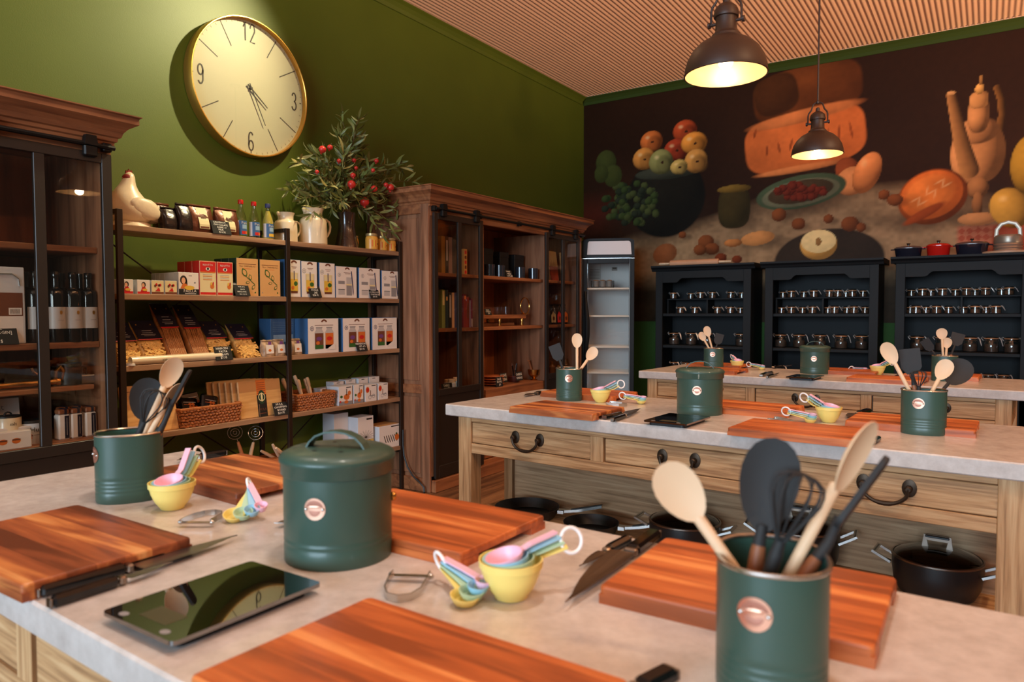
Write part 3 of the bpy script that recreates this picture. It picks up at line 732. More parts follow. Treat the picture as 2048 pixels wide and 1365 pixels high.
# ---------------------------------------------------------------- pendant lamps
def pendant(x, y, z, label):
    t = thing('pendant_lamp', label, 'lamp', (x, y, z))
    out = [(.158, 0), (.159, .006), (.156, .03), (.147, .062), (.128, .095), (.1, .122), (.072, .138), (.058, .145)]
    b = MB(); b.lathe(out, 40, lampm, caps=False); s = b.build('shade', t)
    b = MB(); b.lathe([(r-.003, h-.0005) for r, h in out]+[(.0, .142)], 40, lamp_in, caps=False); b.build('shade_lining', s)
    b = MB(); b.tube([(.1585*math.cos(2*PI*i/40), .1585*math.sin(2*PI*i/40), .002) for i in range(40)], .003, lampm, 6, True); b.build('shade_rim', s)
    b = MB(); b.lathe([(.058, .143), (.055, .155), (.048, .16), (.042, .17), (.04, .205), (.04, .222), (.047, .224), (.049, .235), (.046, .242), (.046, .25), (.04, .262), (.026, .274), (.014, .28), (.012, .3), (.006, .305)], 24, lampm); b.build('socket_cap', t)
    for s in (-1, 1):
        b = MB(); b.T = Matrix.Translation((0, 0, .205)) @ Matrix.Rotation(s*PI/2, 4, 'Y'); b.lathe([(.006, .035), (.006, .062), (.012, .063), (.012, .072)], 10, lampm); b.T = Matrix.Identity(4)
        b.tube([(s*.06, 0, .205), (s*.06, 0, .255), (s*.056, 0, .272), (s*.04, 0, .292), (s*.034, 0, .31), (s*.028, 0, .328), (s*.012, 0, .338), (0, 0, .34)], .005, lampm, 8); b.build('yoke_arm', t)
    b = MB(); b.lathe([(.01, .33), (.01, .345), (.006, .35), (.006, ZC-z-.03)], 10, lampm); b.build('rod', t)
    b = MB(); b.lathe([(.012, ZC-z-.034), (.055, ZC-z-.028), (.06, ZC-z-.008)], 20, lampm); b.build('ceiling_rose', t)
    b = MB(); b.ell((0, 0, .055), (.03, .03, .034), bulb_m, 14, 8); b.lathe([(.014, .082), (.014, .14)], 12, steel); b.build('bulb', t)
    d = bpy.data.lights.new('lamp_light', 'POINT'); d.energy = 3.2; d.color = (1, .80, .54); d.shadow_soft_size = .03
    o = bpy.data.objects.new('lamp_light', d); COL.objects.link(o); o.parent = t; o.location = (0, 0, .012)
    return t
pendant(-.885, 2.87, 2.278, 'dark bronze dome pendant lamp with glowing bulb, the larger in view at the top')
pendant(-.955, 5.06, 2.365, 'dark bronze dome pendant lamp hanging in front of the mural, farther back')

# ================================================================ goods on the open shelving
def SL(level, Y, off=.02): return (XS-off*KS, Y*KS, SHZ[level-1])
def PX(px, off=.015, row=590): return at_x(px, row, XS-off*KS).y/KS
def WX(a, b, off=.015): return PX(b, off)-PX(a, off)
_before = set(bpy.data.objects.keys())
E1, E2, E3 = -.0007, -.0014, -.0021
def carton(name, label, loc, w, d, h, side, front, prints=None, rot=LW, group=None, cat='box', top=None):
    b = MB(); b.box((0, 0, 0), (w, d, h), side, .0015); b.rect(.0015, .0015, w-.0015, h-.0015, front, -.0003)
    if top: b.flat([(.002, .002, h+.0003), (w-.002, .002, h+.0003), (w-.002, d-.002, h+.0003), (.002, d-.002, h+.0003)], top)
    if prints: prints(b, w, h)
    o = b.build(name, None, loc, rot); return tag(o, label, cat, group)
def sign(lines, label, loc, w, h, rot=LW, size=None, lean=.35):
    t = thing('chalkboard_sign', label, 'sign', loc, rot)
    b = MB(); b.T = Matrix.Rotation(-lean, 4, 'X'); b.box((0, 0, 0), (w, .004, h), slate, .0008); b.build('board', t)
    b = MB(); b.T = Matrix.Rotation(-lean, 4, 'X'); n = len(lines); s = size or min(h/(n+.35), w/(max(len(l) for l in lines)*.56))
    for i, l in enumerate(lines): b.text(l, w*(.5+.04*((i*7) % 3-1)), h-(i+1)*h/(n+.45)+.0, s, chalk, -.0008)
    b.build('chalk_writing', t)
    b = MB(); b.T = Matrix.Translation((0, .004, 0)); b.box((w*.4, .0, 0), (w*.6, h*.5, .004), slate); b.build('foot', t)
    return t
def wav(i, s): return math.sin(i*12.9898+s*78.233)*43758.5453 % 1
def pouch(name, label, loc, w, d, h, mat, rot=LW, group=None, tilt=0., fold=True, seed=1, cat='bag', parts=None, top=None, yaw=0.):
    """gusseted bag: full base, sides pinching to a flat top edge"""
    t = thing(name, label, cat, loc, rot+yaw, group); T = Matrix(((1, 0, 0, 0), (0, 1, math.tan(tilt), 0), (0, 0, math.cos(tilt), 0), (0, 0, 0, 1)))      # leans back on a flat base
    rings = []; n = 20
    for j, (f, wd, dp) in enumerate(((0, .94, .92), (.04, 1, 1), (.3, 1, 1.04), (.55, 1, .9), (.78, 1, .5), (.92, 1., .12), (1, 1., .03))):
        ring = []
        for i in range(n):
            a = 2*PI*(i+.5)/n; ca, sa = math.cos(a), math.sin(a); k = (abs(ca)**4+abs(sa)**4)**(-.25)
            q = 1+.07*(wav(i+j*31, seed)-.5)
            ring.append((w/2+w/2*wd*ca*k*(1+.02*(wav(i*3+j, seed)-.5)), d/2+d/2*dp*sa*k*q, h*f+(.008*(wav(i+j*7, seed)-.5) if 0 < j else 0)))
        rings.append(ring)
    b = MB(); b.T = T; b.loft(rings, mat); b.build('bag_body', t, sharp=.9)
    if fold:
        b = MB(); b.T = T; b.box((.0, d/2-.01, h*.93), (w, d/2+.006, h*1.0), top or mat, .004); b.build('folded_top', t)
    if parts: parts(t, T)
    return t
# --- top tier: white hen figure, chocolate bags, bottles, jugs, vase, jars
def hen():
    o = SL(1, 2.06, .02); t = thing('hen_figure', 'white ceramic hen with red face sitting on the top tier', 'figurine', (XS-.15, 0, SHZ[0]), LW)
    rings = []; n = 24      # pear shaped body, breast to the left
    for z, y, ry, rx in ((.028, 2.175, .07, .066), (.045, 2.178, .1, .085), (.075, 2.18, .118, .096), (.11, 2.175, .119, .096), (.145, 2.166, .104, .086), (.178, 2.158, .083, .07), (.208, 2.158, .06, .052), (.235, 2.163, .044, .04), (.258, 2.168, .035, .033), (.28, 2.172, .03, .028), (.298, 2.174, .022, .021), (.308, 2.175, .008, .008)):
        rings.append([(y+ry*math.cos(2*PI*i/n), rx*math.sin(2*PI*i/n), z) for i in range(n)])
    b = MB(); b.loft(rings, hen_w); b.build('body', t, sharp=3)
    for s in (-1, 1):
        b = MB(); b.T = Matrix.Translation((2.215, s*.082, .105)) @ Matrix.Rotation(.35, 4, 'Y'); b.ell((0, 0, 0), (.09, .02, .055), hen_w, 16, 8)
        b.build('wing', t)
    b = MB(); b.T = Matrix.Translation((2.275, 0, .105)) @ Matrix.Rotation(.9, 4, 'Y')
    for k in range(5): b.ell((.0+.008*(k % 2), (k-2)*.02, .0), (.07, .018, .045), hen_w, 14, 8)
    b.build('tail_feathers', t)
    b = MB(); b.prism([(2.152, .296), (2.156, .316), (2.163, .308), (2.17, .324), (2.177, .312), (2.186, .32), (2.19, .304), (2.186, .292)], -.005, .005, hen_r); b.ell((2.163, 0, .274), (.027, .029, .024), hen_r, 14, 8); b.build('comb', t)
    b = MB(); b.ell((2.156, -.008, .252), (.012, .009, .018), hen_r, 10, 6); b.ell((2.156, .008, .252), (.012, .009, .018), hen_r, 10, 6); b.build('wattle', t)
    b = MB(); b.lathe([(.009, 0), (.006, .012), (0, .024)], 8, M('beak_horn', (196, 150, 90), .5)); o = b.build('beak', t); o.location = (2.154, 0, .276); o.rotation_euler = (0, -PI/2-.2, 0)
    b = MB(); b.lathe([(.112, 0), (.116, .01), (.105, .03), (.08, .04)], 24, hen_w, 1, .75, 2, (2.175, 0, 0)); b.build('base', t)
hen()
def choc_label(t, T, w, d, h):
    b = MB(); b.T = T
    ys = lambda f: d/2-d/2*(1.05 if f < .35 else 1.05-(f-.35)*1.55)-.006
    zs = [.14, .3, .45, .6, .75, .9]
    for a, c in zip(zs[:-1], zs[1:]):
        b.flat([(w*.3, ys(a), h*a), (w*.72, ys(a), h*a), (w*.72, ys(c), h*c), (w*.3, ys(c), h*c)], label_c)
    b.flat([(w*.33, ys(.15)-.001, h*.16), (w*.69, ys(.15)-.001, h*.16), (w*.69, ys(.22)-.001, h*.22), (w*.33, ys(.22)-.001, h*.22)], brown_p)
    for q in (.5, .56, .62): b.flat([(w*.4, ys(q)-.0015, h*q), (w*.62, ys(q)-.0015, h*q), (w*.62, ys(q)-.0015, h*(q+.018)), (w*.4, ys(q)-.0015, h*(q+.018))], ink)
    b.build('cream_label', t)
for i, (Y, off, w, h, m, lb, lab) in enumerate(((2.30, .03, .085, .13, choc_dark, 0, 'dark foil bag right beside the white hen'), (2.33, .14, .09, .165, choc_foil, 0, 'brown foil bag standing behind the dark one by the hen'),
        (2.385, .02, .09, .16, choc_dark, 0, 'dark foil bag between two brown bags on the top tier'), (2.455, .02, .155, .165, choc_foil, 1, 'brown foil chocolate bag with cream label, left of the top chalkboard sign'), (2.475, .14, .15, .175, choc_foil, 0, 'brown foil bag standing behind the labelled chocolate bags'),
        (2.63, .02, .155, .165, choc_foil, 1, 'brown foil chocolate bag with cream label, right of the top chalkboard sign'))):
    pouch('chocolate_bag', lab, SL(1, Y, off), w, .085, h, m, group='chocolate bags on the top tier', seed=i+1, tilt=.06, parts=(lambda t, T, w=w, h=h: choc_label(t, T, w, .085, h)) if lb else None)
sign(['CALLEBAUT', 'CHOCOLATE', 'DARK or', 'MILK', '$16.95'], 'small chalkboard price sign in front of the brown chocolate bags', SL(1, 2.575, -.005), .125, .085)
def bottle(Y, liquid, cap, lab, fruit):
    t = thing('syrup_bottle', lab, 'bottle', SL(1, Y, .06), LW, 'syrup bottles on the top tier')
    pr = [(.032, 0), (.034, .006), (.034, .105), (.03, .13), (.019, .165), (.014, .18), (.0135, .205)]
    b = MB(); b.lathe(pr, 20, jar_glass); b.build('glass', t)
    if liquid: b = MB(); b.lathe([(r-.002, z+.002) for r, z in pr[:-1]], 16, liquid); b.build('liquid', t)
    b = MB(); b.lathe([(.016, .203), (.0165, .206), (.0165, .226), (.015, .229)], 16, cap); b.build('cap', t)
    b = MB(); n = 12
    def strip(a0, a1, z0, z1, mt, r=.0348):
        vs = []; fs = []
        for i in range(n+1):
            a = a0+(a1-a0)*i/n; vs += [(r*math.cos(a), r*math.sin(a), z0), (r*math.cos(a), r*math.sin(a), z1)]
        fs = [(2*i, 2*i+2, 2*i+3, 2*i+1) for i in range(n)]; b.add(vs, fs, mt, True)
    strip(-PI, -.1, .012, .1, blue); strip(-PI, -PI*.8, .012, .1, white, .035); strip(-PI*.62, -PI*.3, .05, .075, blue_l, .0351)
    for k, (dx, mt) in enumerate(((-.01, fruit), (.004, fruit), (.014, orange_p if fruit is red else yellow_p))):
        a = -PI*.48+dx/.035; strip(a-.25, a+.25, .018, .036, mt, .0353+.0002*k)
    b.build('label', t)
    b = MB()
    for q in ('Pure',):
        vs, fs = text_mesh(q); wd = max(v[0] for v in vs)
        b.add([(.0356*math.sin((v[0]-wd/2)*.022/.0356+.05), -.0356*math.cos((v[0]-wd/2)*.022/.0356+.05), .079+v[1]*.022) for v in vs], fs, white)
    b.build('lettering', t)
syr_y = M('yellow_syrup', (214, 190, 90), .1)
bottle(2.81, None, red_b, 'clear syrup bottle with red cap, next to the chocolate bags', red)
bottle(2.905, None, red_b, 'clear syrup bottle with red cap, middle of the three bottles', red)
bottle(3.01, syr_y, blue_d, 'yellow syrup bottle with blue cap beside the small jug', yellow_p)
def jug(Y, off, s, lab):
    t = thing('ceramic_jug', lab, 'jug', SL(1, Y, off), LW, 'cream jugs on the top tier')
    pr = [(.078, 0), (.082, .005), (.081, .09), (.079, .135), (.072, .15), (.056, .16), (.053, .166), (.055, .19), (.064, .212)]
    b = MB(); b.lathe(pr, 32, cream, caps=False); b.lathe([(r-.004, z) for r, z in pr[::-1]]+[(0, .01)], 32, cream, caps=False); b.lathe([(.06, .212), (.064, .212)], 32, cream, caps=False); b.lathe([(0, 0), (.078, 0)], 32, cream, caps=False); b.v = [(x*s, y*s, z*s) for x, y, z in b.v]; b.build('body', t)
    b = MB(); b.tube([(x*s, 0, z*s) for x, z in ((.074, .158), (.1, .158), (.124, .145), (.133, .118), (.128, .09), (.112, .064), (.092, .045), (.079, .036))], .0075*s, cream, 8); b.build('handle', t)
    b = MB(); b.tube([(x*s, 0, z*s) for x, z in ((-.056, .19), (-.066, .207), (-.07, .214))], [.012*s, .012*s, .006*s], cream, 8); b.build('spout', t)
jug(3.2, .12, .93, 'smaller cream ceramic jug next to the bottles'); jug(3.415, .10, 1.17, 'larger cream ceramic jug next to the dark vase')
vz = SL(1, 3.765, .14)
b = MB(); pr = [(.082, 0), (.088, .008), (.085, .03), (.068, .1), (.06, .16), (.062, .22), (.068, .262)]
b.lathe(pr, 32, vase_m, caps=False); b.lathe([(r-.005, z) for r, z in pr[::-1]]+[(0, .02)], 32, vase_m, caps=False); b.lathe([(0, 0), (.082, 0)], 24, vase_m, caps=False); b.lathe([(.063, .262), (.068, .262)], 32, vase_m, caps=False)
tag(b.build('vase', None, vz, LW), 'dark brown glazed vase holding the olive branches', 'vase')
honey = M('amber_preserve', (222, 160, 66), .35); lidc = M('gold_lid', (206, 180, 130), .35, .7)
for i, (Y, off, s) in enumerate(((3.84, .15, 1.), (3.925, .045, 1.18), (4.035, .05, 1.07), (4.135, .05, 1.0))):
    t = thing('preserve_jar', ('amber preserve jar half hidden behind the vase', 'largest amber preserve jar, right of the vase', 'amber preserve jar between two others beside the bookcase', 'amber preserve jar nearest the tall bookcase')[i], 'jar', SL(1, Y, off), LW, 'amber jars on the top tier')
    b = MB(); b.lathe([(r*s, z*s) for r, z in ((.036, 0), (.039, .004), (.04, .06), (.038, .076), (.033, .084))], 20, honey); b.build('jar_body', t)
    b = MB(); b.lathe([(r*s, z*s) for r, z in ((.036, .083), (.037, .085), (.037, .099), (.035, .101))], 20, lidc); b.build('lid', t)
    b = MB()
    for k in range(6): a = -PI*.75+k*PI/12; b.flat([(.0404*s*math.cos(a+q), .0404*s*math.sin(a+q), z*s) for q, z in ((0, .018), (PI/12, .018), (PI/12, .058), (0, .058))], orange_p if k % 2 == 0 else yellow_p)
    b.flat([(.006*s, -.0412*s, .03*s), (.02*s, -.036*s, .032*s), (.018*s, -.037*s, .04*s), (.004*s, -.0412*s, .038*s)], brown_p); b.build('label', t)
# olive branches with pomegranates
def olive():
    base = Vector(vz); t = thing('olive_branches', 'spray of olive branches with red pomegranates in the dark vase', 'plant', vz, LW)
    lm = []
    for k, mt in enumerate((leaf_m, leaf_m, leaf_p)):
        b = MB(); L = 1.; w = .1; vs = [(0, 0, 0)]; fs = []
        for j, (u, ww) in enumerate(((.2, .7), (.5, 1.), (.8, .6))):
            z = .09*math.sin(u*PI)*(1 if k != 1 else -1); vs += [(u, -w*ww, z+.02), (u, 0, z), (u, w*ww, z+.02)]
        vs.append((1, 0, -.02 if k != 1 else .03))
        fs = [(0, 1, 2), (0, 2, 3)]
        for j in range(2): a = 1+3*j; fs += [(a, a+3, a+4, a+1), (a+1, a+4, a+5, a+2)]
        fs += [(7, 10, 8), (8, 10, 9)]
        o = b.add(vs, fs, mt, True).build('leaf'); lm.append(o.data); bpy.data.objects.remove(o)
    rl = random.Random(5); tips = []
    mouth = Vector((0, 0, .26)); leaves = []
    # branch tips given along the wall, out from it and up
    T = [(-.46, -.05, .44), (-.4, -.12, .5), (-.34, .06, .34), (-.47, -.08, .2), (-.3, -.14, .3), (-.25, -.1, .16), (-.2, .05, .55), (-.15, -.12, .45), (-.08, -.02, .7), (.0, .03, .86), (.06, -.08, .84), (.12, 0, .78), (.2, .05, .72), (.3, .06, .6),
         (.55, .02, .62), (.66, .0, .6), (.7, -.05, .48), (.6, -.1, .36), (.4, .05, .42), (.45, -.12, .22), (.3, -.14, .12), (.22, -.14, .02), (.35, -.1, .05), (-.1, -.15, .28), (.1, -.16, .3), (-.28, .04, .44), (.05, .05, .5), (.5, .06, .5), (-.38, -.12, .36), (-.44, .02, .3), (.18, -.1, .5), (-.5, .02, .26), (-.42, -.1, .1), (-.36, .02, .22), (-.3, -.05, .4), (-.12, -.1, .56), (.02, -.14, .4), (.26, -.08, .34), (-.2, -.16, .2), (.14, .04, .62), (-.02, -.05, .6), (.36, -.05, .3)]
    fruit = []
    for bi, tp in enumerate(T):
        tip = mouth+Vector((tp[0], tp[1], tp[2]-.16)); c = mouth+Vector((tp[0]*.25, tp[1]*.3, max(.12, tp[2]*.62)))
        if tp[2] < .25: c.z = mouth.z+.16
        P = [mouth+Vector((tp[0]*.08, tp[1]*.2, -.1))]
        for i in range(1, 13):
            u = i/12; P.append((1-u)**2*mouth+2*u*(1-u)*c+u*u*tip+Vector((rl.uniform(-1, 1), rl.uniform(-1, 1), rl.uniform(-1, 1)))*.006)
        b = MB(); b.tube(P, [.005-.0035*i/12 for i in range(13)], stem_m, 5); b.build('branch', t)
        for i in range(4, 13):
            for s in (-1, 1):
                if rl.random() < .12: continue
                d = (P[i]-P[i-1]).normalized(); side = Vector((rl.uniform(-1, 1), rl.uniform(-1, 1), rl.uniform(-.6, 1))); side -= d*side.dot(d); side.normalize()
                leaves.append((P[i], (d*.75+side*.8).normalized(), rl.uniform(.08, .13), rl.random()))
                if rl.random() < .75: leaves.append((P[i]*.6+P[i-1]*.4, (d*.5-side*.9).normalized(), rl.uniform(.06, .1), rl.random()))
        leaves.append((P[-1], (P[-1]-P[-2]).normalized(), .1, rl.random()))
    rl.shuffle(leaves); rest = MB()
    for k, (p, d, L, q) in enumerate(leaves):
        z = d.orthogonal().normalized(); z = Matrix.Rotation(q*6.28, 3, d) @ z; y = z.cross(d)
        m = Matrix(((d.x*L, y.x*L, z.x*L, p.x), (d.y*L, y.y*L, z.y*L, p.y), (d.z*L, y.z*L, z.z*L, p.z), (0, 0, 0, 1)))
        me = lm[int(q*7.99) % 3]
        if k < 290:
            o = bpy.data.objects.new('leaf', me); COL.objects.link(o); o.parent = t; o.matrix_local = m
        else:
            rest.T = m; rest.add([v.co[:] for v in me.vertices], [tuple(f.vertices) for f in me.polygons], leaf_p if me is lm[2] else leaf_m, True)
    o = rest.build('foliage', t); o['kind'] = 'stuff'
    def wp(px, py, x): p = at_x(px, py, x); return Vector((p.y-base.y, base.x-p.x, p.z-base.z))/KS
    for px, py, r in ((645, 299, .026), (660, 295, .02), (703, 369, .03), (706, 351, .02), (748, 378, .026), (781, 375, .027), (729, 404, .035), (678, 322, .016), (708, 321, .016), (753, 322, .018), (746, 341, .015), (712, 336, .014), (772, 370, .018), (634, 344, .014)):
        c = wp(px, py, -3.67+.06*((px*7) % 3-1)); b = MB(); b.ell((0, 0, 0), (r, r, r*.94), pome, 14, 10); b.lathe([(r*.28, r*.85), (r*.2, r*1.05), (r*.36, r*1.25)], 6, pome, caps=False)
        b.tube([(0, 0, -r*.9), (.002, 0, -r*1.6)], .0015, stem_m, 4); o = b.build('pomegranate', t); o.location = c; o.rotation_euler = (PI+rl.uniform(-.5, .5), rl.uniform(-.5, .5), 0)
olive()
# --- second tier: small boxes, rice packets, risotto cartons, preserve kits
def face_print(kind):
    def f(b, w, h):
        b.rect(0.002, .002, w-.002, h*.18, red if kind else brown_p, E1)
        if kind == 1:
            b.disc(w*.5, h*.66, w*.17, h*.2, ink, E1); b.disc(w*.46, h*.62, w*.11, h*.15, peach_p, E2); b.poly([(w*.25, h*.18), (w*.75, h*.18), (w*.62, h*.5), (w*.4, h*.5)], red, E2); b.disc(w*.58, h*.3, w*.2, h*.09, yellow_p, E3)
        else:
            b.rect(0.002, h*.18, w-.002, h-.002, label_c, E1)
            for q in range(5): b.disc(w*(.3+.1*q), h*(.6+.12*math.sin(q*2.2)), w*.09, h*.1, (brown_p, red, peach_p)[q % 3], E2)
            b.poly([(w*.3, h*.25), (w*.7, h*.22), (w*.6, h*.5)], red, E3)
    return f
for i, (Y, k) in enumerate(((PX(240), 1), (PX(274.5), 1), (PX(303), 0), (PX(330), 0))):
    w = .072
    for j in range(3):
        lab = ('%s small cube box with %s, %s' % (('leftmost', 'second', 'third', 'fourth')[i], ('a woman in a red dress', 'red figures on cream')[1-k], 'front of its file') if j == 0 else 'small cube box hidden behind the %s one of the front row, %s from the front' % (('leftmost', 'second', 'third', 'fourth')[i], ('', 'second', 'third')[j]))
        carton('spice_box', lab, SL(2, Y, .015+j*.078), w, .074, .077, white_s, white, face_print(k), group='small cube boxes on the second tier')
def paella(b, w, h):
    b.rect(.001, .001, w-.001, h*.26, black_matt, E1); b.text('PAELLA', w*.55, h*.12, .024, white, E2); b.rect(w*.3, h*.04, w*.85, h*.075, grey_l, E2)
    b.disc(w*.24, h*.66, w*.17, h*.2, ink, E1); b.disc(w*.36, h*.5, w*.07, h*.26, ink, E1); b.disc(w*.24, h*.63, w*.1, h*.14, peach_p, E2); b.poly([(w*.08, h*.28), (w*.55, h*.28), (w*.36, h*.5), (w*.2, h*.5)], orange_p, E2)
    b.disc(w*.52, h*.32, w*.25, h*.1, yellow_p, E3); b.disc(w*.8, h*.55, w*.05, h*.04, grey_p, E1); b.rect(w*.5, h*.84, w*.66, h*.87, grey_p, E1)
b = None
for j in range(6):
    carton('paella_box', 'white paella kit box with a woman on the front, front of its file' if j == 0 else 'grey sided paella kit box in the file, %s behind the front one' % ('', 'first', 'second', 'third', 'fourth', 'fifth')[j], SL(2, PX(356.5), .01+.046*j), WX(356.5, 397), .044, .128, white_s, white, paella if j == 0 else None, group='paella boxes filed on the second tier')
def rice_print(b, w, h):
    b.rect(.004, h*.68, w-.004, h-.004, red, E1); b.rect(.004, .004, w-.004, h*.09, red, E1); b.rect(.004, h*.09, w-.004, h*.68, label_c, E1); b.rect(.006, h*.66, w-.006, h*.69, orange_p, E2)
    b.text('RISOTTO', w*.5, h*.86, .016, white, E2); b.disc(w*.5, h*.77, w*.13, h*.05, white, E2); b.disc(w*.5, h*.775, w*.06, h*.04, ink, E3)
    for q in range(4): b.rect(w*.2, h*(.6-.05*q), w*.75, h*(.615-.05*q), orange_p if q % 2 else grey_l, E2)
    b.disc(w*.74, h*.26, w*.12, h*.07, orange_p, E2); b.disc(w*.68, h*.34, w*.05, h*.05, yellow_p, E3); b.disc(w*.8, h*.35, w*.04, h*.05, red, E3)
for i, Y in enumerate((PX(399), PX(434))):
    for j in range(3):
        carton('rice_packet', 'red and cream rice packet, %s of the two front ones' % ('left', 'right')[i] if j == 0 else 'red rice packet behind the %s front one, %s in the file' % (('left', 'right')[i], ('', 'second', 'third')[j]), SL(2, Y, .012+.075*j), WX(399, 432.5), .07, .2, red, label_c, rice_print if j == 0 else None, cat='packet', group='red rice packets on the second tier')
def leaf_sprig(b, w, h, ox=0):
    b.rect(w*.1, h*.84, w*.9, h*.855, brown_p, E1); b.text('Riso CARNAROLI', w*.5, h*.77, .015, brown_p, E1); b.rect(w*.3, h*.72, w*.7, h*.73, orange_p, E1)
    for cx, cz, L, a in ((.36, .62, .26, 2.1), (.62, .5, .17, 1.8), (.5, .36, .13, .15), (.76, .24, .15, .9)):
        p = [(cx*w+L*h*(u-.5)*math.cos(a)-v*math.sin(a)*L*h*.3, cz*h+L*h*(u-.5)*math.sin(a)+v*math.cos(a)*L*h*.3) for u, v in ((0, 0), (.25, .8), (.55, 1), (.8, .65), (1, 0), (.8, -.65), (.55, -1), (.25, -.8))]
        b.poly(p, green_p, E2); cxm = sum(q[0] for q in p)/8; czm = sum(q[1] for q in p)/8; b.poly([(cxm+(q[0]-cxm)*.68, czm+(q[1]-czm)*.68) for q in p], kraft, E3)
    b.poly([(w*.45, h*.5), (w*.47, h*.51), (w*.84, h*.32), (w*.83, h*.3)], green_p, E2); b.disc(w*.85, h*.1, .005, .005, green_p, E1); b.disc(w*.12, h*.1, .004, .004, grey_p, E1)
for i, Y in enumerate((PX(473), PX(519.5))):
    for j in range(3):
        carton('rice_carton', 'kraft rice carton with green leaf sprig, %s' % ('left one', 'right one by the post')[i] if j == 0 else 'green sided rice carton behind the %s kraft one, %s in the file' % (('left', 'right')[i], ('', 'second', 'third', 'fourth')[j]), SL(2, Y, .012+.075*j), WX(473, 516.5), .072, .232, green_dk, kraft, leaf_sprig if j == 0 else None, cat='carton', group='kraft rice cartons on the second tier')
sign(['CARNAROLI RISOTTO', 'RICE 1KG', '$20.95', 'PAELLA RICE', '1KG  $9.95'], 'chalkboard price sign between the red packets and the kraft cartons', SL(2, 2.715, -.012), .105, .088)
def kit_logo(b, w, h, s=.02):
    b.arc(w*.55, h*.86, s*.9, s*1.5, .5, PI-.5, brown_p, E1); b.rect(w*.38, h*.80, w*.74, h*.812, brown_p, E1); b.rect(w*.44, h*.765, w*.68, h*.777, brown_p, E1)
    b.arc(w*.17, h*.73, s*.62, s*.78, 0, 2*PI, grey_p, E1, 14); b.disc(w*.17, h*.73, s*.25, s*.3, grey_p, E1)
def kit_tall(b, w, h):
    kit_logo(b, w, h); b.rect(w*.28, h*.16, w*.8, h*.62, label_c, E1); b.rect(w*.3, h*.15, w*.8, h*.48, yellow_p, E2); b.rect(w*.26, h*.62, w*.82, h*.655, label_c, E2); b.disc(w*.65, h*.36, w*.13, h*.06, green_p, E3); b.disc(w*.45, h*.25, w*.1, h*.05, orange_p, E3); b.rect(w*.52, h*.45, w*.57, h*.7, blue_d, E3); b.rect(w*.32, h*.1, w*.78, h*.16, brown_p, E2)
    b.rect(w*.27, h*.48, w*.3, h*.62, grey_l, E2); b.rect(w*.78, h*.48, w*.81, h*.62, grey_l, E2)
def kit_wide(b, w, h):
    kit_logo(b, w, h, .018); b.rect(w*.12, h*.1, w*.42, h*.26, grey_l, E1); b.rect(w*.12, h*.26, w*.42, h*.275, ink, E2); b.rect(w*.12, h*.44, w*.42, h*.54, grey_p, E1); b.rect(w*.14, h*.28, w*.4, h*.44, white, E1)
    b.rect(w*.5, h*.08, w*.76, h*.4, grey_p, E1); b.rect(w*.48, h*.4, w*.78, h*.45, label_c, E2); b.rect(w*.5, h*.45, w*.76, h*.66, grey_l, E1); b.poly([(w*.72, h*.86), (w*.76, h*.86), (w*.84, h*.2), (w*.82, h*.1), (w*.8, h*.1), (w*.79, h*.25)], blue_d, E3)
lk = 'behind the'
for i, (Y, w, h, pf) in enumerate(((PX(572), WX(572, 601), .245, kit_tall), (PX(602.5), WX(602.5, 634), .24, kit_tall), (PX(638.5), WX(638.5, 669.5), .238, kit_tall), (PX(671), WX(671, 713), .222, kit_wide), (PX(717.5), WX(717.5, 759.5), .222, kit_wide), (PX(763), WX(763, 800.5), .212, kit_wide))):
    kd = 'tall kit box with yellow fruit jar print' if pf is kit_tall else 'kit box with two grey jars and a blue spatula print'
    carton('jar_kit_box', 'white and blue %s, %s' % (kd, ('leftmost', 'middle', 'rightmost')[i % 3]), SL(2, Y, .012), w, .12, h, blue, white, pf, group='white jar kit boxes on the second tier')
    carton('jar_kit_box', 'blue sided box in the row behind the %s %s' % (('leftmost', 'middle', 'rightmost')[i % 3], 'tall fruit jar kit box' if pf is kit_tall else 'two grey jars kit box'), SL(2, Y+.004, .145), w, .12, h, blue, white, None, group='white jar kit boxes on the second tier')
sign(['KILNER', 'PICKLE', 'JAR', '$28.95'], 'chalkboard price sign leaning on the tall fruit jar boxes', SL(2, 3.29, -.012), .1, .082)
sign(['KILNER', 'SOURDOUGH', 'STARTER SET', '$39.95'], 'chalkboard price sign leaning on the grey jars boxes', SL(2, 3.855, -.012), .1, .078)
